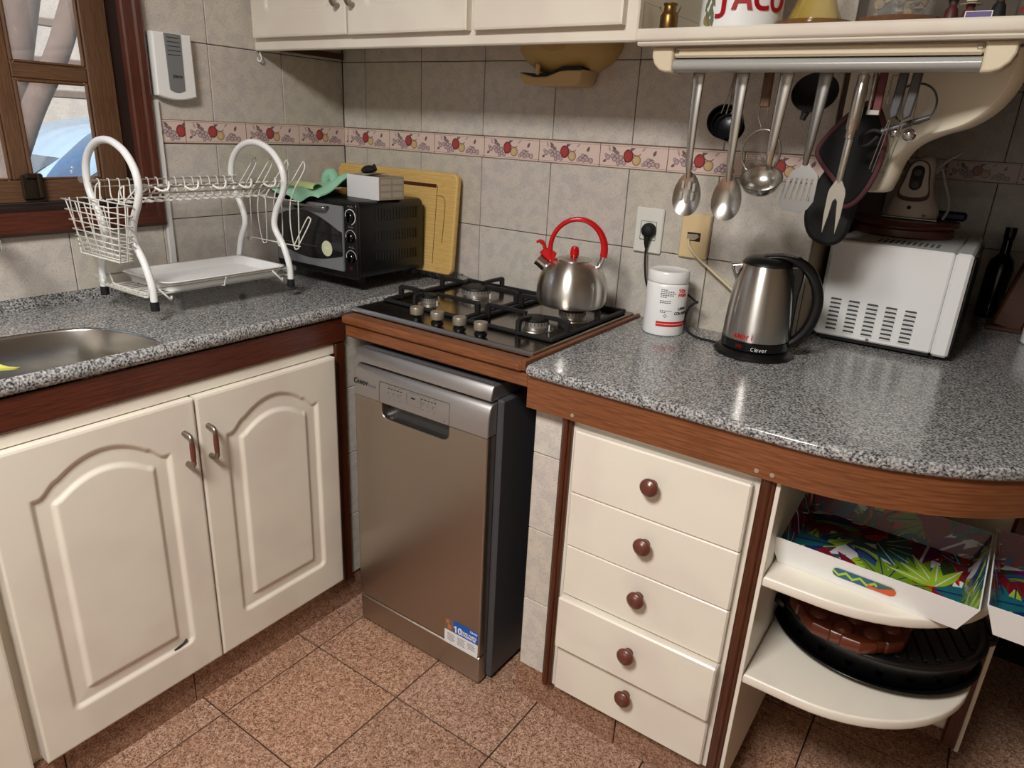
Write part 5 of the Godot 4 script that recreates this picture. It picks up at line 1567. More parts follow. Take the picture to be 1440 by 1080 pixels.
func utensils():
	var hook = func(parent, x, y, z):
		var mb = MB.new()
		mb.tube(curve3([Vector3(x, y + 0.026, z), Vector3(x, y + 0.012, z - 0.004), Vector3(x, y - 0.002, z), Vector3(x, y - 0.003, z + 0.005), Vector3(x, y + 0.006, z + 0.009)], 4), 0.0018, 6)
		obj("hook", mb, M.nickel, parent)
	# slotted spoon
	var t = thing("slotted_spoon", "steel slotted spoon, leftmost of the hanging utensils", "spoon", Vector3(1.370, 1.540, 0.258))
	var mb = MB.new()
	handle_strip(mb, curve3([Vector3(-0.004, 0.010, 0), Vector3(-0.003, -0.04, 0.003), Vector3(-0.002, -0.10, 0.006), Vector3(-0.001, -0.165, 0.004), Vector3(0, -0.205, 0.0), Vector3(0, -0.225, -0.004)], 5), 0.028, 0.0095, 0.0032); obj("handle", mb, M.steel, t)
	mb = MB.new(); spoon_bowl(mb, Vector3(0.002, -0.258, -0.002), 0.0318, 0.0475, 0.012, -0.05); obj("bowl", mb, M.steel, t)
	for s in [[-0.011, -0.238], [0.003, -0.240], [-0.013, -0.262], [0.012, -0.262], [-0.001, -0.268], [0.014, -0.243]]:
		mb = MB.new(); mb.prism(rrect(s[0] - 0.0028, s[0] + 0.0028, s[1] - 0.009, s[1] + 0.009, 0.0027, 3), -0.014, -0.0035 - 0.005 * (1 - pow(abs(s[0]) / 0.026, 2) - pow((s[1] + 0.254) / 0.04, 2))); obj("slot", mb, mat(Color(0.62, 0.60, 0.57), 0.7), t)
	mb = MB.new(); mb.prism(ellipse(-0.003, 0.0, 0.0035, 0.006, 14), 0.0016, 0.0026); obj("hole", mb, M.black_matt, t)
	hook.call(t, -0.003, 0.0, 0.0)
	# measuring cups
	t = thing("measuring_cups", "set of dark metal measuring cups on thin wire handles between the two spoons", "measuring cups", Vector3(1.428, 1.540, 0.205))
	for k in 3:
		mb = MB.new()
		var dx = 0.010 * k
		for s in [-1, 1]: mb.tube([Vector3(dx * 0.6, 0.01, -0.003 * k), Vector3(-0.008 + dx + s * 0.003, -0.05, -0.003 * k), Vector3(-0.016 + dx + s * 0.006, -0.088, -0.002 * k)], 0.0012, 6)
		obj("wire_handle", mb, M.nickel, t)
		mb = MB.new()
		var r = 0.037 - 0.004 * k
		mb.lathe([[0.0, 0.0], [r * 0.72, 0.0], [r * 0.9, 0.004], [r, 0.022], [r * 1.04, 0.0235], [r * 0.97, 0.0225], [r * 0.86, 0.006], [r * 0.7, 0.002], [0.0, 0.002]], 32, Transform3D(Basis(Vector3.UP, 0.35) * Basis(Vector3(1, 0, 0), 1.2), Vector3(-0.018 + dx * 0.4, -0.112 - 0.006 * k, -0.020 - 0.008 * k)))
		obj("cup", mb, mat(Color(0.16, 0.16, 0.17), 0.28, 0.8), t)
	mb = MB.new(); mb.tube([Vector3(0.006, 0.008, -0.012), Vector3(0.006, 0.018, -0.002), Vector3(0.006, 0.014, 0.008), Vector3(0.006, 0.008, 0.004)], 0.0016, 6, true); obj("ring", mb, M.nickel, t)
	# solid spoon
	t = thing("serving_spoon", "steel serving spoon with a plain bowl, second spoon from the left", "spoon", Vector3(1.460, 1.540, 0.258))
	mb = MB.new()
	handle_strip(mb, curve3([Vector3(-0.001, 0.010, 0), Vector3(-0.001, -0.04, 0.003), Vector3(0.0, -0.10, 0.006), Vector3(0.0, -0.165, 0.004), Vector3(0, -0.205, 0.0), Vector3(0, -0.225, -0.004)], 5), 0.030, 0.0095, 0.0034); obj("handle", mb, M.steel, t)
	mb = MB.new(); spoon_bowl(mb, Vector3(0.002, -0.258, -0.002), 0.0325, 0.0475, 0.013, -0.05); obj("bowl", mb, M.steel, t)
	mb = MB.new(); mb.prism(ellipse(0, 0.0, 0.0035, 0.006, 14), 0.0016, 0.0026); obj("hole", mb, M.black_matt, t)
	hook.call(t, 0.0, 0.0, 0.0)
	# strainer with wooden handle
	t = thing("sieve", "round wire sieve with a flat wooden handle hanging behind the ladle", "sieve", Vector3(1.492, 1.535, 0.205))
	mb = MB.new(); mb.bb(-0.006, 0.014, -0.068, 0.004, -0.004, 0.004, 0.002); obj("wooden_grip", mb, M.wood_sash_post, t)
	mb = MB.new()
	for s in [-1, 1]: mb.tube(curve3([Vector3(0.004 + s * 0.008, -0.066, 0), Vector3(0.003 + s * 0.009, -0.085, 0), Vector3(0.004 + s * 0.001, -0.105, 0), Vector3(0.005 + s * 0.003, -0.112, 0)], 4), 0.0013, 6)
	obj("neck_wire", mb, M.nickel, t)
	mb = MB.new()
	var ring = []
	for i in 36: ring.append(Vector3(0.012 + 0.040 * cos(TAU * i / 36), -0.157 + 0.046 * sin(TAU * i / 36), 0))
	mb.tube(ring, 0.0026, 8, true); obj("hoop", mb, M.steel, t)
	mb = MB.new()
	for k in range(-9, 10):
		var f = k / 10.0; var w = sqrt(1 - f * f)
		var a = []; var b = []
		for i in 9:
			var u = -1.0 + i / 4.0
			var d = -0.024 * (1 - (f * f + u * u * w * w))
			a.append(Vector3(0.012 + 0.039 * f, -0.157 + 0.045 * u * w, d)); b.append(Vector3(0.012 + 0.039 * u * w, -0.157 + 0.045 * f, d))
		mb.tube(a, 0.00035, 4, false, false); mb.tube(b, 0.00035, 4, false, false)
	obj("mesh", mb, M.nickel, t).set_meta("kind", "stuff")
	# ladle
	t = thing("ladle", "steel soup ladle with a round bowl, in front of the wire sieve", "ladle", Vector3(1.543, 1.540, 0.258))
	mb = MB.new()
	handle_strip(mb, curve3([Vector3(0.004, 0.010, 0), Vector3(0.003, -0.03, 0.002), Vector3(0.0, -0.09, 0.004), Vector3(-0.003, -0.145, 0.002), Vector3(-0.005, -0.175, -0.003), Vector3(-0.006, -0.195, -0.010)], 5), 0.030, 0.0105, 0.0034); obj("handle", mb, M.steel, t)
	mb = MB.new()
	mb.lathe([[0.0, -0.030], [0.014, -0.029], [0.027, -0.024], [0.036, -0.014], [0.0405, 0.0], [0.0425, 0.0015], [0.0395, 0.0015], [0.035, -0.012], [0.026, -0.0215], [0.014, -0.0265], [0.0, -0.0275]], 40, Transform3D(Basis(Vector3(1, 0, 0), 0.62) * Basis(Vector3(0, 0, 1), -0.06), Vector3(-0.009, -0.212, 0.018)))
	obj("bowl", mb, M.steel, t)
	mb = MB.new(); mb.prism(ellipse(0.003, 0.0, 0.0035, 0.006, 14), 0.0016, 0.0026); obj("hole", mb, M.black_matt, t)
	hook.call(t, 0.003, 0.0, 0.0)
	# black funnel
	t = thing("black_strainer", "round black plastic strainer with a short tail behind the slotted turner", "strainer", Vector3(1.588, 1.497, 0.19))
	mb = MB.new()
	mb.lathe([[0.0, -0.022], [0.018, -0.020], [0.034, -0.012], [0.043, 0.0], [0.0455, 0.002], [0.044, 0.005], [0.040, 0.001], [0.030, -0.009], [0.0, -0.016]], 36, Transform3D(Basis(Vector3(1, 0, 0), PI / 2 - 0.35), Vector3.ZERO), 35.0, 1.0, 0.9)
	obj("bowl", mb, M.black_matt, t)
	mb = MB.new(); mb.tube([Vector3(-0.010, -0.036, 0.004), Vector3(-0.014, -0.052, 0.006)], [0.008, 0.0055], 10); obj("tail", mb, M.black_matt, t)
	mb = MB.new(); mb.bb(-0.006, 0.004, 0.036, 0.062, -0.004, 0.004, 0.002); obj("tab", mb, M.black_matt, t)
	# slotted turner
	t = thing("slotted_turner", "steel slotted turner with a wide blade hanging right of the ladle", "turner", Vector3(1.618, 1.540, 0.258))
	mb = MB.new()
	handle_strip(mb, curve3([Vector3(0.002, 0.010, 0), Vector3(0.0, -0.04, 0.002), Vector3(-0.003, -0.10, 0.004), Vector3(-0.006, -0.15, 0.002), Vector3(-0.009, -0.180, -0.004)], 5), 0.029, 0.0105, 0.0034); obj("handle", mb, M.alu, t)
	var blade = [Vector2(-0.013, -0.170), Vector2(-0.005, -0.170), Vector2(0.003, -0.184), Vector2(0.018, -0.196), Vector2(0.021, -0.208), Vector2(0.021, -0.250), Vector2(0.012, -0.266), Vector2(-0.004, -0.274), Vector2(-0.034, -0.272), Vector2(-0.045, -0.262), Vector2(-0.046, -0.252), Vector2(-0.037, -0.205), Vector2(-0.031, -0.194), Vector2(-0.017, -0.185)]
	var bz = Transform3D(Basis(Vector3(1, 0, 0), -0.10), Vector3(0, 0, -0.024))
	# the blade in strips with the slots open between them
	var ys = [-0.208, -0.252]
	mb = MB.new()
	mb.prism([blade[0], blade[1], blade[2], blade[3], Vector2(0.021, -0.207), Vector2(-0.0375, -0.207), blade[12], blade[13]], -0.0008, 0.0008, bz)
	mb.prism([Vector2(0.021, -0.250), Vector2(0.012, -0.266), Vector2(-0.004, -0.274), Vector2(-0.034, -0.272), Vector2(-0.045, -0.262), Vector2(-0.0455, -0.250)], -0.0008, 0.0008, bz)
	for k in 6:
		var f0 = k / 6.0 + (0.0 if k == 0 else 0.035); var f1 = (k + 1) / 6.0 - (0.0 if k == 5 else 0.035)
		mb.prism([Vector2(lerp(-0.0375, 0.021, f0), -0.2065), Vector2(lerp(-0.0375, 0.021, f1), -0.2065), Vector2(lerp(-0.0455, 0.021, f1), -0.2505), Vector2(lerp(-0.0455, 0.021, f0), -0.2505)], -0.0008, 0.0008, bz)
	obj("blade", mb, M.alu, t)
	hook.call(t, 0.002, 0.0, 0.0)
	# meat fork
	t = thing("meat_fork", "two pronged steel meat fork with a ribbed tubular handle in front of the oven mitts", "fork", Vector3(1.690, 1.536, 0.262))
	mb = MB.new()
	mb.tube([Vector3(-0.004, -0.012, 0), Vector3(-0.004, -0.030, 0), Vector3(-0.004, -0.034, 0), Vector3(-0.006, -0.105, 0), Vector3(-0.006, -0.109, 0), Vector3(-0.007, -0.122, 0)], [0.0105, 0.0105, 0.0115, 0.0115, 0.009, 0.0092], 14)
	for k in 5: mb.tube([Vector3(-0.0085 + k * 0.0022, -0.036, 0.0108 - abs(k - 2) * 0.0012), Vector3(-0.0105 + k * 0.0022, -0.104, 0.0108 - abs(k - 2) * 0.0012)], 0.0007, 5)
	obj("handle", mb, M.steel, t)
	mb = MB.new(); handle_strip(mb, curve3([Vector3(-0.007, -0.120, 0), Vector3(-0.008, -0.15, 0.001), Vector3(-0.010, -0.185, -0.002), Vector3(-0.011, -0.206, -0.004)], 5), 0.015, 0.0125, 0.0035); obj("shank", mb, M.steel, t)
	mb = MB.new()
	mb.prism([Vector2(-0.017, -0.200), Vector2(-0.005, -0.200), Vector2(0.004, -0.216), Vector2(0.006, -0.225), Vector2(0.005, -0.270), Vector2(0.000, -0.302), Vector2(-0.004, -0.270), Vector2(-0.007, -0.240), Vector2(-0.011, -0.235), Vector2(-0.015, -0.240), Vector2(-0.018, -0.270), Vector2(-0.024, -0.302), Vector2(-0.027, -0.270), Vector2(-0.027, -0.225), Vector2(-0.025, -0.216)], -0.006, -0.0025, Transform3D.IDENTITY, 0.0006, 1)
	obj("prongs", mb, M.steel, t)
	mb = MB.new(); mb.tube([Vector3(-0.010, -0.012, 0), Vector3(-0.010, 0.012, 0), Vector3(0.002, 0.012, 0), Vector3(0.002, -0.012, 0)], 0.0014, 6); obj("loop", mb, M.nickel, t)
	# oven mitts
	var mitt = func(called, label, at, pts, edge_w, face, edge, puff):
		var m = thing(called, label, "oven mitt", at)
		var P = []
		for p in curve3(pts, 5, true): P.append(Vector2(p.x, p.y))
		var b = MB.new(); b.prism(P, -0.009, 0.009, Transform3D.IDENTITY, 0.0085, 3, 60.0); obj("pad", b, face, m)
		if edge:
			var rim = []
			for p in curve3(pts, 5, true): rim.append(Vector3(p.x, p.y, 0.003))
			b = MB.new(); b.tube(rim, edge_w, 8, true); obj("binding", b, edge, m)
		b = MB.new(); b.tube(curve3([Vector3(pts[0].x, pts[0].y - 0.004, 0), Vector3(pts[0].x - 0.004, pts[0].y + 0.05, 0.01), Vector3(pts[0].x + 0.004, pts[0].y + 0.05, 0.014), Vector3(pts[0].x + 0.004, pts[0].y - 0.004, 0.004)], 4), 0.0018, 6); obj("loop", b, edge if edge else face, m)
		return m
	mitt.call("oven_mitt", "black padded pot holder with a maroon bound edge behind the meat fork", Vector3(1.665, 1.385, 0.135), [Vector3(0.022, 0.098, 0), Vector3(-0.020, 0.068, 0), Vector3(-0.060, 0.010, 0), Vector3(-0.050, -0.020, 0), Vector3(-0.010, -0.062, 0), Vector3(0.006, -0.104, 0), Vector3(0.034, -0.090, 0), Vector3(0.056, -0.040, 0), Vector3(0.062, 0.020, 0), Vector3(0.048, 0.070, 0)], 0.0058, M.mitt, M.mitt_edge, 1)
	mitt.call("oven_mitt", "plain black oven glove hanging low beside the electric kettle handle", Vector3(1.645, 1.27, 0.085), [Vector3(0.015, 0.10, 0), Vector3(-0.025, 0.085, 0), Vector3(-0.050, 0.03, 0), Vector3(-0.056, -0.025, 0), Vector3(-0.038, -0.066, 0), Vector3(0.0, -0.082, 0), Vector3(0.034, -0.066, 0), Vector3(0.046, -0.01, 0), Vector3(0.045, 0.06, 0)], 0.003, M.black_matt, null, 1)
	# red bottle opener and the darker tools to its right
	t = thing("can_opener", "red handled can opener hanging beside the meat fork", "can opener", Vector3(1.708, 1.535, 0.225))
	mb = MB.new(); mb.bb(-0.002, 0.013, -0.074, 0.008, -0.003, 0.003, 0.0015); obj("red_handle", mb, mat(Color(0.36, 0.05, 0.08), 0.4), t)
	mb = MB.new(); mb.bb(-0.011, -0.005, -0.076, 0.008, -0.002, 0.004, 0.0015); mb.bb(-0.011, 0.012, -0.078, -0.068, -0.0035, 0.0045, 0.001); obj("steel_bar", mb, M.steel, t)
	mb = MB.new()
	var zz = []
	for i in 12: zz.append(Vector3(0.020 + 0.0022 * (i % 2), -0.010 - 0.0042 * i, 0.003))
	mb.tube(zz, 0.0012, 5); mb.tube([Vector3(0.018, 0.005, 0), Vector3(0.032, 0.005, 0), Vector3(0.032, -0.008, 0), Vector3(0.020, -0.008, 0)], 0.002, 6); obj("cutter", mb, M.nickel, t)
	t = thing("glass_strainer", "small clear round strainer with a black handle hanging in front of the scroll bracket", "strainer", Vector3(1.772, 1.480, 0.195))
	mb = MB.new()
	ring = []
	for i in 32: ring.append(Vector3(0.036 * cos(TAU * i / 32), 0.036 * sin(TAU * i / 32), 0))
	mb.tube(ring, 0.002, 8, true); obj("hoop", mb, mat(Color(0.22, 0.26, 0.28), 0.3), t)
	mb = MB.new(); mb.lathe([[0.0, -0.014], [0.018, -0.0115], [0.030, -0.005], [0.036, 0.0]], 32, Transform3D(Basis(Vector3(1, 0, 0), PI / 2), Vector3.ZERO)); obj("bowl", mb, M.clear_glass, t)
	mb = MB.new(); mb.tube([Vector3(0.03, -0.022, 0.002), Vector3(-0.01, -0.038, 0.006), Vector3(-0.045, -0.052, 0.008)], [0.005, 0.0062, 0.007], 10); obj("handle", mb, M.slate, t)
	mb = MB.new(); mb.tube(curve3([Vector3(-0.045, -0.052, 0.008), Vector3(-0.062, -0.050, 0.008), Vector3(-0.078, -0.062, 0.008), Vector3(-0.076, -0.078, 0.008), Vector3(-0.062, -0.074, 0.008), Vector3(-0.05, -0.06, 0.008)], 4), 0.0042, 8); obj("eye", mb, M.black_matt, t)
	mb = MB.new(); mb.tube([Vector3(0.0, 0.036, 0), Vector3(0.004, 0.056, 0.01), Vector3(0.006, 0.07, 0.03)], 0.0016, 6); obj("hanger", mb, M.nickel, t)
	for q in [["black_whisk", "black handled whisk hanging in front of the scroll bracket", -0.010, 0.0], ["black_spreader", "broad black handled spreader hanging right of the whisk", 0.014, 0.012]]:
		t = thing(q[0], q[1], "utensil", Vector3(1.757 + q[2], 1.535, 0.225 + q[3]))
		mb = MB.new()
		mb.prism([Vector2(-0.007, 0.01), Vector2(0.009, 0.01), Vector2(0.008, -0.04), Vector2(0.004, -0.078), Vector2(-0.008, -0.086), Vector2(-0.012, -0.07), Vector2(-0.009, -0.03)], -0.004, 0.004, Transform3D.IDENTITY, 0.003, 2); obj("handle", mb, M.slate, t)
		mb = MB.new(); mb.tube([Vector3(-0.008, -0.082, 0), Vector3(-0.014, -0.11, 0), Vector3(-0.024, -0.175, 0.0)], 0.0011, 6); mb.tube([Vector3(-0.006, -0.082, 0), Vector3(-0.009, -0.12, 0), Vector3(-0.018, -0.18, 0.0)], 0.0011, 6); obj("wire", mb, M.nickel, t)
	for k in 2:
		t = thing("tea_ball", ["small round steel tea ball hanging left of its twin under the glass strainer", "slightly larger round steel tea ball hanging right of its twin under the glass strainer"][k], "tea ball", Vector3(1.752 + 0.024 * k, 1.428 - 0.003 * k, 0.205))
		mb = MB.new()
		var prof = []
		var r = 0.0095 + 0.0022 * k
		for i in 13: 
			var a = -PI / 2 + PI * i / 12
			prof.append([max(0.0, r * cos(a)), r * sin(a)])
		mb.lathe(prof, 24); obj("ball", mb, M.chrome, t)
		mb = MB.new(); mb.tube([Vector3(0, r, 0), Vector3(0, 0.05, 0.003), Vector3(0.0, 0.11, 0.02)], 0.0009, 5); obj("chain", mb, M.nickel, t)

# ---------------------------------------------------------------- on the right worktop
func wrap_text(parent, text, r, y, ang, height, m, bold = true):   # letters set round a cylinder; ang in radians from +z towards +x
	var a = ang
	for ch in text:
		if ch != " ":
			letters("lettering", ch, height, m, parent, Vector3(sin(a) * (r + 0.0003), y, cos(a) * (r + 0.0003)), Basis(Vector3.UP, a), bold)
		a += height * (0.42 if ch in " Iil.t" else 0.80) / r

func wrap_bar(mb, r, a0, a1, y0, y1):
	var n = max(1, int((a1 - a0) / 0.08))
	var rings = []
	for p in [[r - 0.001, y0], [r + 0.0004, y0], [r + 0.0004, y1], [r - 0.001, y1]]:
		var ring = []
		for i in n + 1:
			var a = lerp(a0, a1, float(i) / n)
			ring.append(Vector3(sin(a) * p[0], p[1], cos(a) * p[0]))
		rings.append(ring)
	mb.loft(rings, false, 0, true)

func worktop_things():
	# white tub of powder
	var t = thing("white_tub", "white plastic screw top tub with red and black print beside the hob", "tub", Vector3(1.300, 0.9242, 0.116))
	var R = 0.0515
	var mb = MB.new()
	mb.lathe([[0.0, 0.0], [R - 0.004, 0.0], [R - 0.001, 0.002], [R, 0.006], [R, 0.126], [R - 0.002, 0.1315], [R - 0.006, 0.1345]], 56)
	obj("body", mb, M.white, t)
	mb = MB.new()
	mb.lathe([[R - 0.006, 0.1335], [R - 0.0005, 0.1345], [R, 0.136], [R, 0.158], [R - 0.002, 0.1615], [R - 0.006, 0.1625], [R - 0.008, 0.1612], [0.0, 0.1612]], 72); obj("lid", mb, M.white, t)
	mb = MB.new(); wrap_bar(mb, R, 0.02, 2.2, 0.0255, 0.0385); obj("red_band", mb, M.red_print, t)
	mb = MB.new()
	for l in [[0.118, 0.17], [0.1135, 0.42], [0.109, 0.46], [0.1045, 0.40], [0.100, 0.18], [0.090, 0.34], [0.0855, 0.36]]:
		var a = 0.10
		while a < 0.10 + l[1] * 1.5: 
			wrap_bar(mb, R, a, a + 0.085, l[0], l[0] + 0.0019); a += 0.11
	for l in [[0.0655, 0.45], [0.0615, 0.16]]:
		var a = 0.16
		while a < 0.16 + l[1] * 1.2:
			wrap_bar(mb, R, a, a + 0.07, l[0], l[0] + 0.0017); a += 0.095
	obj("small_print", mb, M.dark_print, t)
	wrap_text(t, "10x", R, 0.1175, 1.02, 0.0100, M.red_print)
	wrap_text(t, "PARA", R, 0.1065, 1.02, 0.0088, M.red_print)
	wrap_text(t, "LAVAR", R, 0.072, 1.08, 0.0068, M.dark_print)
	wrap_text(t, "CON AGUA", R, 0.060, 0.92, 0.0075, M.dark_print)
	mb = MB.new()
	for k in 4:
		var b = Basis(Vector3.UP, 0.42)
		var c = Basis(Vector3(0, 0, 1), PI / 4 + k * PI / 2)
		mb.box(b * (Vector3(0, 0.0535, R + 0.0002) + Vector3(0, 0, 0) + c * Vector3(0, 0.0034, 0)), Vector3(0.0068, 0.0006, 0.001), 0, b * c)
	mb.box(Basis(Vector3.UP, 0.42) * Vector3(0, 0.0535, R + 0.0002), Vector3(0.0008, 0.003, 0.001), 0, Basis(Vector3.UP, 0.42))
	obj("hazard_mark", mb, M.dark_print, t)
	mb = MB.new()
	var a2 = 0.07
	while a2 < 1.5:
		wrap_bar(mb, R + 0.0003, a2, a2 + 0.05, 0.0313, 0.0330); a2 += 0.075
	obj("band_print", mb, M.white_print, t)
	# electric kettle
	t = thing("electric_kettle", "tall steel electric kettle with a black handle on its black base", "kettle", Vector3(1.541, 0.9242, 0.135), deg_to_rad(14))
	mb = MB.new(); mb.lathe([[0.0, 0.0], [0.088, 0.0], [0.0905, 0.003], [0.090, 0.009], [0.083, 0.015], [0.078, 0.0175], [0.0, 0.0175]], 56); obj("power_base", mb, M.black, t)
	mb = MB.new(); mb.lathe([[0.0, 0.0178], [0.0735, 0.0178], [0.0765, 0.021], [0.0765, 0.040], [0.0745, 0.0415]], 56); obj("body_foot", mb, M.black_gloss, t)
	mb = MB.new(); mb.lathe([[0.0745, 0.041], [0.0755, 0.043], [0.0748, 0.07], [0.0725, 0.11], [0.0685, 0.15], [0.0640, 0.178], [0.0595, 0.199], [0.0550, 0.2115], [0.0535, 0.2130]], 72); obj("body", mb, M.brushed, t)
	mb = MB.new(); mb.lathe([[0.0545, 0.2115], [0.0555, 0.214], [0.0540, 0.217], [0.0480, 0.2235], [0.038, 0.2285], [0.020, 0.2315], [0.0, 0.2325]], 48); obj("lid", mb, M.black, t)
	# spout lip on the left
	mb = MB.new()
	mb.prism([Vector2(-0.052, 0.212), Vector2(-0.080, 0.208), Vector2(-0.074, 0.190), Vector2(-0.062, 0.165), Vector2(-0.055, 0.165)], -0.016, 0.016, Transform3D.IDENTITY, 0.005, 3); obj("spout", mb, M.steel, t)
	# handle sweeping from the lid round to the foot
	var hp = curve3([Vector3(-0.010, 0.228, 0), Vector3(0.030, 0.232, 0), Vector3(0.068, 0.222, 0), Vector3(0.098, 0.198, 0), Vector3(0.117, 0.158, 0), Vector3(0.120, 0.115, 0), Vector3(0.108, 0.072, 0), Vector3(0.088, 0.044, 0), Vector3(0.072, 0.032, 0)], 5)
	var rings = []
	for i in hp.size():
		var tg = (hp[min(i + 1, hp.size() - 1)] - hp[max(i - 1, 0)]).normalized()
		var nn = Vector3(-tg.y, tg.x, 0)
		var u = float(i) / (hp.size() - 1)
		var th = lerp(0.006, 0.0125, smoothstep(0.05, 0.35, u)) * lerp(1.0, 0.75, smoothstep(0.7, 1.0, u)); var w = lerp(0.024, 0.0135, smoothstep(0.1, 0.45, u))
		var ring = []
		for k in 14:
			var a = TAU * k / 14
			ring.append(hp[i] + nn * th * signf(sin(a)) * pow(abs(sin(a)), 0.75) + Vector3(0, 0, 1) * w * signf(cos(a)) * pow(abs(cos(a)), 0.75))
		rings.append(ring)
	mb = MB.new(); mb.loft(rings); mb.cap(rings[0], true); mb.cap(rings[-1]); obj("handle", mb, M.black, t)
	mb = MB.new(); mb.prism([Vector2(0.045, 0.215), Vector2(0.075, 0.216), Vector2(0.082, 0.195), Vector2(0.078, 0.15), Vector2(0.0775, 0.06), Vector2(0.080, 0.040), Vector2(0.068, 0.035), Vector2(0.066, 0.12), Vector2(0.058, 0.19)], -0.013, 0.013, Transform3D.IDENTITY, 0.004, 2); obj("handle_spine", mb, M.black, t)
	mb = MB.new(); mb.bb(0.060, 0.072, 0.226, 0.236, -0.010, 0.010, 0.003); obj("lid_button", mb, M.black_gloss, t)
	wrap_text(t, "cuori", 0.0764, 0.0535, -0.60, 0.0125, M.red_print)
	wrap_text(t, "Clever", 0.0767, 0.0275, -0.02, 0.0085, M.white_print, false)
	mb = MB.new(); mb.box(Basis(Vector3.UP, -0.42) * Vector3(0, 0.0305, 0.0768), Vector3(0.016, 0.009, 0.002), 0.0008, Basis(Vector3.UP, -0.42)); obj("switch_lamp", mb, mat(Color(0.30, 0.02, 0.03), 0.3), t)
	# dark things at the far right
	t = thing("knife_block", "leaning wooden knife block with dark handles in the dark far right corner", "knife block", Vector3(2.030, 0.9242, -0.66))
	var bas = Basis(Vector3(0, 0, 1), -0.20)
	mb = MB.new(); mb.box(Vector3(0.03, 0.125, 0), Vector3(0.075, 0.24, 0.10), 0.006, bas); obj("block", mb, M.wood_dark, t)
	mb = MB.new(); mb.bb(-0.045, 0.085, 0.0, 0.012, -0.055, 0.055, 0.003); obj("foot", mb, M.wood_dark, t)
	for k in 4:
		mb = MB.new(); mb.box(Vector3(0.030 - 0.02 + 0.04 * (k % 2), 0.245 + 0.03, -0.025 + 0.05 * int(k / 2)) + Vector3(0.04, 0.01, 0), Vector3(0.018, 0.085, 0.014), 0.005, bas); obj("knife_handle", mb, M.black, t)
	t = thing("dark_bottle", "dark glass bottle standing beside the knife block in the recess", "bottle", Vector3(1.985, 0.9242, -0.80))
	mb = MB.new(); mb.lathe([[0.0, 0.0], [0.034, 0.0], [0.036, 0.004], [0.036, 0.15], [0.030, 0.175], [0.014, 0.195], [0.0125, 0.235], [0.0145, 0.238], [0.0145, 0.248], [0.0, 0.248]], 28); obj("bottle", mb, M.black_gloss, t)
	mb = MB.new(); mb.lathe([[0.0, 0.246], [0.0152, 0.246], [0.0152, 0.272], [0.0, 0.272]], 20); obj("cap", mb, M.black, t)
	t = thing("white_mug", "white mug just entering the picture at the right edge of the worktop", "mug", Vector3(2.112, 0.9242, -0.50))
	mb = MB.new(); mb.lathe([[0.0, 0.0], [0.036, 0.0], [0.040, 0.004], [0.041, 0.05], [0.041, 0.088], [0.0395, 0.090], [0.038, 0.088], [0.037, 0.012], [0.0, 0.008]], 36); obj("cup", mb, M.white, t)
	mb = MB.new(); mb.tube(curve3([Vector3(0.036, 0.075, 0), Vector3(0.062, 0.072, 0), Vector3(0.066, 0.045, 0), Vector3(0.056, 0.022, 0), Vector3(0.037, 0.020, 0)], 5), 0.0055, 10); obj("handle", mb, M.white, t)

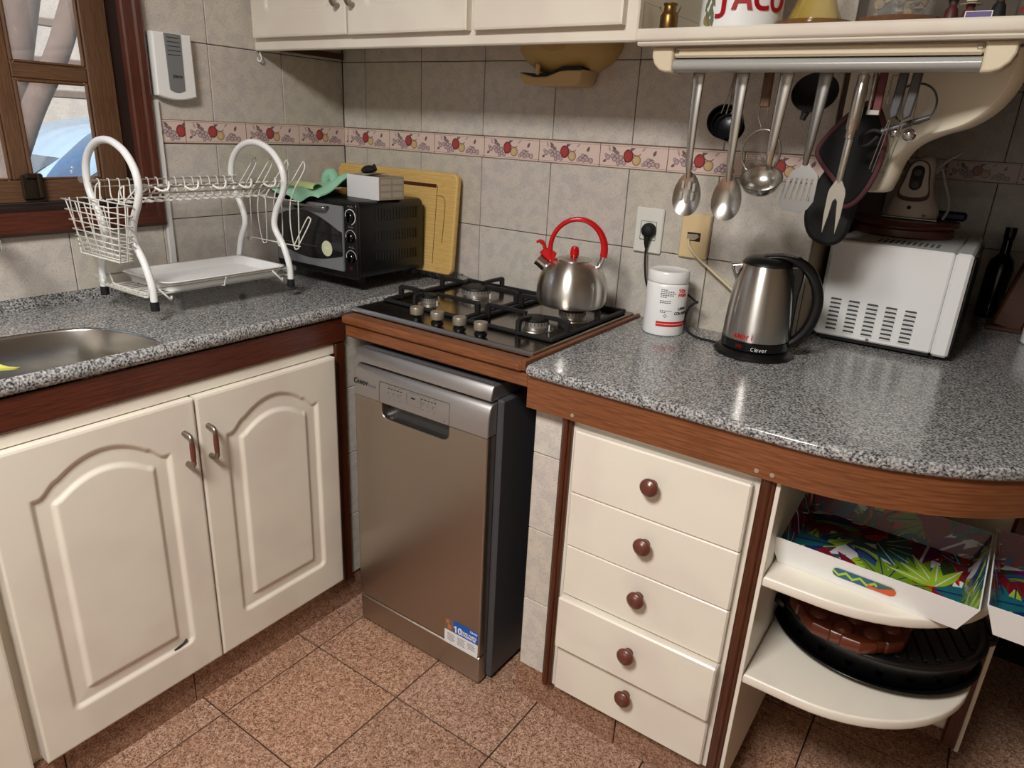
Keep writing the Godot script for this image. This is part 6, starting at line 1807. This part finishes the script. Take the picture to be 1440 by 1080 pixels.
func microwave():
	var t = thing("microwave", "white microwave oven turned sideways in the recess, vented side to the front", "microwave", Vector3(1.776, 0.9242, -0.33))
	var mb = MB.new(); mb.bb(-0.152, 0.113, 0.015, 0.257, -0.213, 0.2140, 0.004); obj("cabinet", mb, M.white, t)
	mb = MB.new(); mb.bb(-0.156, -0.140, 0.016, 0.2545, -0.205, 0.2105, 0.004); obj("back_step", mb, M.white, t)
	mb = MB.new(); mb.bb(0.1138, 0.150, 0.011, 0.2575, -0.2135, 0.2145, 0.006); obj("door_frame", mb, M.white, t)
	mb = MB.new(); mb.bb(0.1502, 0.158, 0.012, 0.252, -0.208, 0.210, 0.003); obj("door_glass", mb, M.black_gloss, t)
	mb = MB.new(); mb.bb(-0.14, 0.11, 0.006, 0.0148, -0.20, 0.205); obj("underside", mb, M.black_matt, t)
	for x in [-0.13, 0.12]:
		for z in [-0.18, 0.19]:
			mb = MB.new(); mb.lathe([[0.0, 0.0], [0.010, 0.0], [0.012, 0.0145], [0.0, 0.0145]], 12, Transform3D(Basis.IDENTITY, Vector3(x, 0, z))); obj("foot", mb, M.black_matt, t)
	for c in 5:
		for r in 8:
			var x = -0.1165 + 0.0425 * c; var y = 0.1105 - 0.0109 * r - 0.0008 * c
			mb = MB.new()
			mb.prism(rrect(x - 0.0128, x + 0.0128, y - 0.0030, y + 0.0030, 0.0029, 3), 0.2138, 0.2144); obj("vent_slot", mb, M.slate, t)
			mb = MB.new()
			mb.prism(rrect(x - 0.0138, x + 0.0138, y - 0.0046, y - 0.0016, 0.0014, 2), 0.2139, 0.2164, Transform3D.IDENTITY, 0.0008, 1); obj("vent_lip", mb, M.white, t)
	mb = MB.new(); mb.lathe([[0.0, 0.0], [0.0045, 0.0], [0.004, 0.0018], [0.0, 0.0022]], 16, Transform3D(Basis(Vector3(1, 0, 0), PI / 2), Vector3(-0.027, 0.0205, 0.2139))); obj("screw", mb, M.nickel, t)
	mb = MB.new()
	for r in 6:
		for c in 11: mb.bb(-0.062 + 0.0128 * c, -0.055 + 0.0128 * c, 0.2568, 0.2574, 0.150 - 0.014 * r, 0.157 - 0.014 * r)
	obj("top_vents", mb, M.black_matt, t)
	# round wooden board and what stands on it
	t = thing("round_board", "thick round wooden board lying on top of the microwave", "board", Vector3(1.738, 1.1822, -0.425))
	mb = MB.new(); mb.lathe([[0.0, 0.0], [0.120, 0.0], [0.124, 0.003], [0.124, 0.019], [0.121, 0.022], [0.115, 0.023], [0.115, 0.026], [0.130, 0.028], [0.134, 0.033], [0.130, 0.041], [0.115, 0.043], [0.0, 0.043]], 48); obj("board", mb, M.wood_knob, t)
	t = thing("clothes_iron", "white steam iron with a dark button panel on the round board", "iron", Vector3(1.752, 1.2264, -0.40))
	mb = MB.new(); mb.prism([Vector2(-0.062, 0.055), Vector2(-0.058, -0.05), Vector2(-0.03, -0.10), Vector2(0.0, -0.115), Vector2(0.03, -0.10), Vector2(0.058, -0.05), Vector2(0.066, 0.055)], 0.0, 0.006, Transform3D(Basis(Vector3(1, 0, 0), Vector3(0, 0, 1), Vector3(0, 1, 0)), Vector3.ZERO), 0.001, 1); obj("sole_plate", mb, M.alu, t)
	var rings = []
	for l in [[0.064, 0.055, 0.006, 0.0], [0.063, 0.054, 0.022, 0.0], [0.056, 0.050, 0.042, -0.002], [0.046, 0.047, 0.062, -0.004], [0.040, 0.045, 0.085, -0.004], [0.036, 0.043, 0.110, -0.002], [0.031, 0.040, 0.135, 0.002], [0.022, 0.034, 0.152, 0.006], [0.008, 0.02, 0.159, 0.008]]:
		var ring = []
		for k in 28:
			var a = TAU * k / 28
			var z = l[1] * sin(a) if sin(a) > 0 else l[1] * 1.7 * sin(a)
			ring.append(Vector3(l[3] + l[0] * signf(cos(a)) * pow(abs(cos(a)), 0.8), l[2], z * 0.9))
		ring.reverse()
		rings.append(ring)
	mb = MB.new(); mb.loft(rings); mb.cap(rings[-1]); obj("body", mb, M.iron_white, t)
	var face = Transform3D(Basis(Vector3(1, 0, 0), -0.13), Vector3(-0.002, 0.095, 0.0405))
	var P = []
	for p in curve3([Vector3(-0.036, -0.040, 0), Vector3(-0.031, 0.0, 0), Vector3(-0.022, 0.042, 0), Vector3(0.0, 0.054, 0), Vector3(0.022, 0.042, 0), Vector3(0.031, 0.0, 0), Vector3(0.036, -0.040, 0), Vector3(0.0, -0.050, 0)], 4, true): P.append(Vector2(p.x, p.y))
	mb = MB.new(); mb.prism(P, -0.008, 0.003, face, 0.002, 2); obj("maroon_trim", mb, M.maroon, t)
	var P2 = []
	for p in P: P2.append(p * Vector2(0.88, 0.88) + Vector2(0, 0.004))
	mb = MB.new(); mb.prism(P2, 0.0, 0.0055, face, 0.002, 2); obj("white_panel", mb, M.iron_white, t)
	P2 = []
	for p in rrect(-0.015, 0.015, -0.022, 0.040, 0.0145, 5): P2.append(p)
	mb = MB.new(); mb.prism(P2, 0.004, 0.0075, face, 0.001, 1); obj("button_panel", mb, M.black, t)
	for y in [-0.008, 0.022]:
		mb = MB.new(); mb.lathe([[0.0, 0.0], [0.0095, 0.0], [0.0085, 0.003], [0.0, 0.0035]], 20, face * Transform3D(Basis(Vector3(1, 0, 0), PI / 2), Vector3(0, y, 0.0072))); obj("button", mb, M.slate, t)
	mb = MB.new(); mb.lathe([[0.0, 0.0], [0.0052, 0.0], [0.0045, 0.0015], [0.0, 0.002]], 16, Transform3D(Basis(Vector3(1, 0, 0), PI / 2 - 0.25), Vector3(-0.004, 0.030, 0.0475))); obj("filler_cap", mb, M.black, t)
	letters("lettering", "iron+", 0.0075, M.dark_print, t, Vector3(0.040, 0.013, 0.0395), Basis(Vector3.UP, 0.75), true)
	mb = MB.new(); mb.tube(curve3([Vector3(0.035, 0.118, 0.0), Vector3(0.045, 0.13, 0.01), Vector3(0.052, 0.120, 0.012), Vector3(0.062, 0.095, 0.012), Vector3(0.078, 0.060, 0.014), Vector3(0.083, 0.030, 0.014), Vector3(0.076, 0.005, 0.016)], 5), 0.0036, 8); mb.tube(curve3([Vector3(0.035, 0.125, 0.0), Vector3(0.048, 0.145, 0.006), Vector3(0.066, 0.160, 0.004), Vector3(0.082, 0.172, 0.0)], 4), 0.0042, 8); obj("cord", mb, M.cord_cloth, t)
	t = thing("blue_case", "flat dark blue case lying behind the iron on the round board", "case", Vector3(1.828, 1.2264, -0.462))
	mb = MB.new(); mb.bb(-0.05, 0.05, 0.0, 0.022, -0.02, 0.02, 0.006); obj("case", mb, M.navy, t)

# ---------------------------------------------------------------- on the open shelf
func shelf_things():
	var y = 1.6004
	var t = thing("milk_churn", "tiny bronze milk churn with two handles at the left end of the open shelf", "ornament", Vector3(1.292, y, 0.275))
	var mb = MB.new(); mb.lathe([[0.0, 0.0], [0.0175, 0.0], [0.0185, 0.002], [0.0185, 0.034], [0.0165, 0.0385], [0.0130, 0.043], [0.0125, 0.052], [0.0145, 0.055], [0.0145, 0.0575], [0.0115, 0.0575], [0.0105, 0.048], [0.0, 0.047]], 28); obj("body", mb, M.brass, t)
	for s in [-1, 1]:
		mb = MB.new(); mb.tube(curve3([Vector3(s * 0.017, 0.037, 0), Vector3(s * 0.020, 0.043, 0), Vector3(s * 0.0225, 0.050, 0), Vector3(s * 0.0215, 0.0515, 0)], 3), 0.0015, 6); obj("handle", mb, M.brass, t)
	t = thing("ceramic_canister", "white ceramic canister with red lettering and painted leaves on the open shelf", "canister", Vector3(1.412, y, 0.185))
	mb = MB.new(); mb.lathe([[0.0, 0.0], [0.078, 0.0], [0.081, 0.003], [0.082, 0.02], [0.082, 0.17], [0.078, 0.185], [0.06, 0.192], [0.0, 0.195]], 48); obj("body", mb, M.white, t)
	wrap_text(t, "JACO", 0.083, 0.0640, -0.12, 0.046, mat(Color(0.62, 0.04, 0.10), 0.3))
	for q in [[-0.58, 0.030, 0.4], [-0.50, 0.045, -0.3], [-0.42, 0.030, 0.1], [-0.62, 0.060, -0.5], [-0.47, 0.066, 0.5]]:
		var b = Basis(Vector3.UP, q[0])
		var P = []
		for p in [Vector2(0, -0.019), Vector2(0.0045, -0.006), Vector2(0.004, 0.008), Vector2(0, 0.020), Vector2(-0.004, 0.008), Vector2(-0.0045, -0.006)]: P.append(p.rotated(q[2]))
		mb = MB.new(); mb.prism(P, 0.0805, 0.0828, Transform3D(b, b * Vector3(0, q[1], 0))); obj("painted_leaf", mb, mat(Color(0.42, 0.46, 0.36), 0.4), t)
	for q in [[-0.66, 0.028], [-0.54, 0.020]]:
		var b = Basis(Vector3.UP, q[0])
		mb = MB.new(); mb.prism(ellipse(0, 0, 0.008, 0.010, 14), 0.0805, 0.0826, Transform3D(b, b * Vector3(0, q[1], 0))); obj("painted_bud", mb, mat(Color(0.62, 0.52, 0.36), 0.4), t)
	var plate = [[0.0, 0.0], [0.03, 0.0], [0.033, 0.002], [0.052, 0.008], [0.072, 0.0205], [0.074, 0.0225], [0.0715, 0.0225], [0.052, 0.011], [0.030, 0.005], [0.0, 0.005]]
	for k in 2:
		t = thing("amber_plate", ["amber glass plate under the yellow decanter on the open shelf", "amber glass plate under the glass jar of dried flowers on the open shelf"][k], "plate", Vector3([1.562, 1.713][k], y, 0.195), 0.0, "amber plates")
		mb = MB.new(); mb.lathe(plate, 44); obj("plate", mb, M.amber, t)
	t = thing("yellow_decanter", "yellow glass decanter standing on the left amber plate", "decanter", Vector3(1.562, y + 0.0055, 0.195))
	mb = MB.new(); mb.lathe([[0.0, 0.0], [0.046, 0.0], [0.052, 0.004], [0.0535, 0.012], [0.050, 0.024], [0.041, 0.044], [0.032, 0.068], [0.025, 0.10], [0.022, 0.14], [0.024, 0.16], [0.0215, 0.16], [0.019, 0.14], [0.022, 0.10], [0.029, 0.068], [0.038, 0.044], [0.046, 0.024], [0.046, 0.008], [0.0, 0.005]], 40); obj("decanter", mb, M.yellow_glass, t)
	t = thing("flower_jar", "clear glass jar of straw coloured dried flowers on the right amber plate", "jar", Vector3(1.713, y + 0.0055, 0.195))
	mb = MB.new(); mb.lathe([[0.0, 0.0], [0.044, 0.0], [0.052, 0.004], [0.055, 0.015], [0.055, 0.10], [0.048, 0.12], [0.046, 0.12], [0.0525, 0.098], [0.0525, 0.016], [0.045, 0.005], [0.0, 0.004]], 40); obj("glass", mb, M.clear_glass, t)
	rng.seed = 12
	mb = MB.new()
	for k in 60:
		var a = rng.randf() * TAU; var r = 0.043 * sqrt(rng.randf())
		var p = Vector3(cos(a) * r, 0.012 + rng.randf() * 0.085, sin(a) * r)
		mb.lathe([[0.0, -0.006], [0.006 + rng.randf() * 0.005, 0.0], [0.0, 0.006]], 7, Transform3D(Basis.from_euler(Vector3(rng.randf() * 3, rng.randf() * 3, 0)), p), 90.0)
	obj("dried_flowers", mb, M.straw, t).set_meta("kind", "stuff")
	for k in 3:
		t = thing("clay_figure", ["small clay figure without a hat beside the glass jar on the open shelf", "small clay figure in a pale straw hat, middle of the three figures", "small clay figure in a dark poncho under a pale hat, right of the other figures"][k], "figurine", Vector3([1.796, 1.828, 1.868][k], y, [0.19, 0.235, 0.205][k]))
		var h = [0.060, 0.044, 0.062][k]
		mb = MB.new(); mb.lathe([[0.0, 0.0], [0.013, 0.0], [0.014, 0.003], [0.0125, h * 0.35], [0.010, h * 0.62], [0.006, h * 0.72], [0.0, h * 0.73]], 20); obj("body", mb, [M.maroon, mat(Color(0.36, 0.13, 0.12), 0.7), M.black_matt][k], t)
		mb = MB.new(); mb.lathe([[0.0, h * 0.68], [0.006, h * 0.72], [0.0075, h * 0.80], [0.006, h * 0.90], [0.0, h * 0.94]], 16); obj("head", mb, mat(Color(0.30, 0.17, 0.12), 0.6), t)
		if k > 0:
			mb = MB.new(); mb.lathe([[0.0, h * 0.87], [0.0165, h * 0.85], [0.0172, h * 0.87], [0.009, h * 0.91], [0.0082, h * 1.03], [0.005, h * 1.08], [0.0, h * 1.08]], 20); obj("hat", mb, mat(Color(0.80, 0.74, 0.64), 0.8), t)
			mb = MB.new(); mb.lathe([[0.0092, h * 0.905], [0.0093, h * 0.945], [0.008, h * 0.95]], 20); obj("hat_band", mb, M.black_matt, t)
		else:
			mb = MB.new(); mb.lathe([[0.0078, h * 0.82], [0.0084, h * 0.88], [0.005, h * 0.97], [0.0, h * 0.98]], 16); obj("hair", mb, M.black_matt, t)
	t = thing("violet_card", "small violet card leaning in front of the clay figures", "card", Vector3(1.845, y, 0.272))
	mb = MB.new(); mb.box(Vector3(0, 0.0115, 0), Vector3(0.040, 0.022, 0.0012), 0.0, Basis(Vector3(1, 0, 0), -0.15)); obj("white_border", mb, M.paper, t)
	mb = MB.new(); mb.box(Vector3(0, 0.0115, 0.0007), Vector3(0.037, 0.0195, 0.0008), 0.0, Basis(Vector3(1, 0, 0), -0.15)); obj("violet_face", mb, M.violet, t)
	t = thing("red_print_bottle", "grey bottle with red print, last item at the right of the open shelf", "bottle", Vector3(1.912, y, 0.215))
	mb = MB.new(); mb.lathe([[0.0, 0.0], [0.016, 0.0], [0.0175, 0.003], [0.0175, 0.085], [0.010, 0.10], [0.008, 0.125], [0.0, 0.126]], 28); obj("bottle", mb, mat(Color(0.36, 0.34, 0.31), 0.3), t)
	wrap_text(t, "ROJO", 0.0177, 0.0270, -0.55, 0.009, mat(Color(0.55, 0.12, 0.10), 0.5))

# ---------------------------------------------------------------- in the open end unit
func print_tray(called, label, at, w, d, turn):
	var t = thing(called, label, "tray", at, turn)
	var h = 0.064
	var mb = MB.new()
	var rc = func(k, y): return [Vector3(-w / 2 + k, y, d / 2 - k), Vector3(w / 2 - k, y, d / 2 - k), Vector3(w / 2 - k, y, -d / 2 + k), Vector3(-w / 2 + k, y, -d / 2 + k)]
	var b = rc.call(0.022, 0.0); var r = rc.call(0.0, h); var ri = rc.call(0.0022, h); var bi = rc.call(0.0245, 0.0025)
	mb.loft([b, r], true, -1); mb.loft([r, ri], true, -1); mb.cap(b, true)
	# the long sides have a slot for the hand, seen through to the print
	obj("shell", mb, M.white, t)
	mb = MB.new()
	mb.quv(bi[0], bi[1], bi[2], bi[3], Rect2(0, 0, 1, 0.85))
	for k in 4:
		var k2 = (k + 1) % 4
		mb.quv(bi[k2], bi[k], ri[k], ri[k2], Rect2(0.13 * k, 0.31 * k, 1.0 if k % 2 == 0 else 0.7, 0.22))
	obj("printed_lining", mb, M.tray_print, t)
	for s in [1, -1]:
		var tl = atan2(0.022, h)
		var xf = Transform3D(Basis(Vector3.UP, 0 if s > 0 else PI) * Basis(Vector3(1, 0, 0), tl), Basis(Vector3.UP, 0 if s > 0 else PI) * Vector3(0, h * 0.5, d / 2 - 0.0105))
		mb = MB.new()
		var slot = rrect(-0.054, 0.054, -0.012, 0.012, 0.0118, 5)
		# the hand hole, lined with the print
		var rim = []
		for p in slot: rim.append(xf * Vector3(p.x, p.y, 0.0008))
		var c0 = xf * Vector3(0, 0, 0.0008)
		mb.g += 1
		for i in rim.size():
			var j = (i + 1) % rim.size()
			mb.tri(c0, rim[i], rim[j], mb.g, Vector2(0.5, 0.5), Vector2(0.5 + slot[i].x * 9, 0.5 - slot[i].y * 40), Vector2(0.5 + slot[j].x * 9, 0.5 - slot[j].y * 40))
		obj("hand_slot", mb, M.slot_print, t)
	return t

func lower_things():
	print_tray("printed_tray", "white rectangular tray with a bright leaf print inside on the upper curved shelf", Vector3(1.9115, 0.6205, 0.368), 0.352, 0.315, deg_to_rad(-2.0))
	print_tray("printed_tray", "second leaf print tray sticking out to the right behind the first one", Vector3(2.264, 0.6205, 0.350), 0.340, 0.315, deg_to_rad(-1.0))
	# table grill
	var t = thing("table_grill", "black oval table grill pan with a row of air holes on the lower curved shelf", "grill", Vector3(1.935, 0.3855, 0.275), deg_to_rad(20))
	var oval = func(rx, rz, y):
		var ring = []
		for i in 56:
			var a = TAU * i / 56
			ring.append(Vector3(rx * cos(a), y, -rz * sin(a)))
		return ring
	var mb = MB.new()
	mb.loft([oval.call(0.165, 0.150, 0.0), oval.call(0.188, 0.172, 0.006), oval.call(0.205, 0.190, 0.020), oval.call(0.207, 0.192, 0.022), oval.call(0.202, 0.187, 0.021), oval.call(0.180, 0.165, 0.010)])
	mb.cap(oval.call(0.165, 0.150, 0.0), true); mb.cap(oval.call(0.180, 0.165, 0.010))
	obj("drip_pan", mb, M.cast, t)
	mb = MB.new()
	mb.loft([oval.call(0.178, 0.163, 0.0155), oval.call(0.190, 0.175, 0.020), oval.call(0.203, 0.188, 0.074), oval.call(0.207, 0.192, 0.080), oval.call(0.205, 0.190, 0.085), oval.call(0.196, 0.181, 0.0855), oval.call(0.190, 0.175, 0.081)])
	mb.cap(oval.call(0.190, 0.175, 0.081)); mb.cap(oval.call(0.178, 0.163, 0.0155), true)
	obj("body", mb, M.cast, t)
	for k in 22:
		var a = TAU * k / 22
		var p = Vector3(0.1968 * cos(a), 0.048, -0.1818 * sin(a))
		mb = MB.new(); mb.lathe([[0.0, 0.0], [0.0064, 0.0], [0.0074, 0.0012], [0.0060, 0.0016], [0.0, 0.0006]], 14, Transform3D(Basis(Vector3.UP, a) * Basis(Vector3(0, 0, 1), -PI / 2 + 0.30), p))
		obj("air_hole", mb, M.hole, t)
	for k in range(-6, 7):
		var x = 0.026 * k
		var hl = 0.168 * sqrt(max(0.0, 1 - pow(x / 0.185, 2)))
		mb = MB.new(); mb.bb(x - 0.005, x + 0.005, 0.0805, 0.0855, -hl, hl, 0.002); obj("rib", mb, M.cast, t)
	for s in [-1, 1]:
		mb = MB.new(); mb.tube(curve3([Vector3(s * 0.196, 0.070, -0.045), Vector3(s * 0.213, 0.074, -0.035), Vector3(s * 0.218, 0.075, 0.0), Vector3(s * 0.213, 0.074, 0.035), Vector3(s * 0.196, 0.070, 0.045)], 5), 0.0085, 10); obj("handle", mb, M.cast, t)
	# brown mould with round hollows
	t = thing("baking_mould", "reddish brown scalloped baking mould with round bumps lying on the black grill", "mould", Vector3(1.890, 0.4714, 0.365), deg_to_rad(18))
	var P = []
	for i in 8:
		var a = TAU * (i + 0.5) / 8
		var c = Vector2(cos(a), sin(a)); var s = Vector2(-sin(a), cos(a))
		P.append(c * 0.110 - s * 0.045); P.append(c * 0.113 - s * 0.012); P.append(c * 0.110 - s * 0.009); P.append(c * 0.110 + s * 0.009); P.append(c * 0.113 + s * 0.012); P.append(c * 0.110 + s * 0.045)
	mb = MB.new(); mb.prism(P, 0.0, 0.026, Transform3D(Basis(Vector3(1, 0, 0), Vector3(0, 0, -1), Vector3(0, 1, 0)), Vector3.ZERO), 0.003, 1, 15.0); obj("plate", mb, M.copper, t)
	var bump = []
	for i in 7:
		var a = PI / 2 * i / 6
		bump.append([0.0185 * cos(a), 0.0255 + 0.012 * sin(a)])
	var spots = [Vector2.ZERO]
	for i in 5: spots.append(Vector2(0.042, 0).rotated(TAU * i / 5 + 0.3))
	for i in 10: spots.append(Vector2(0.083, 0).rotated(TAU * i / 10))
	for p in spots:
		mb = MB.new(); mb.lathe(bump, 20, Transform3D(Basis.IDENTITY, Vector3(p.x, 0, p.y))); obj("bump", mb, M.copper, t)
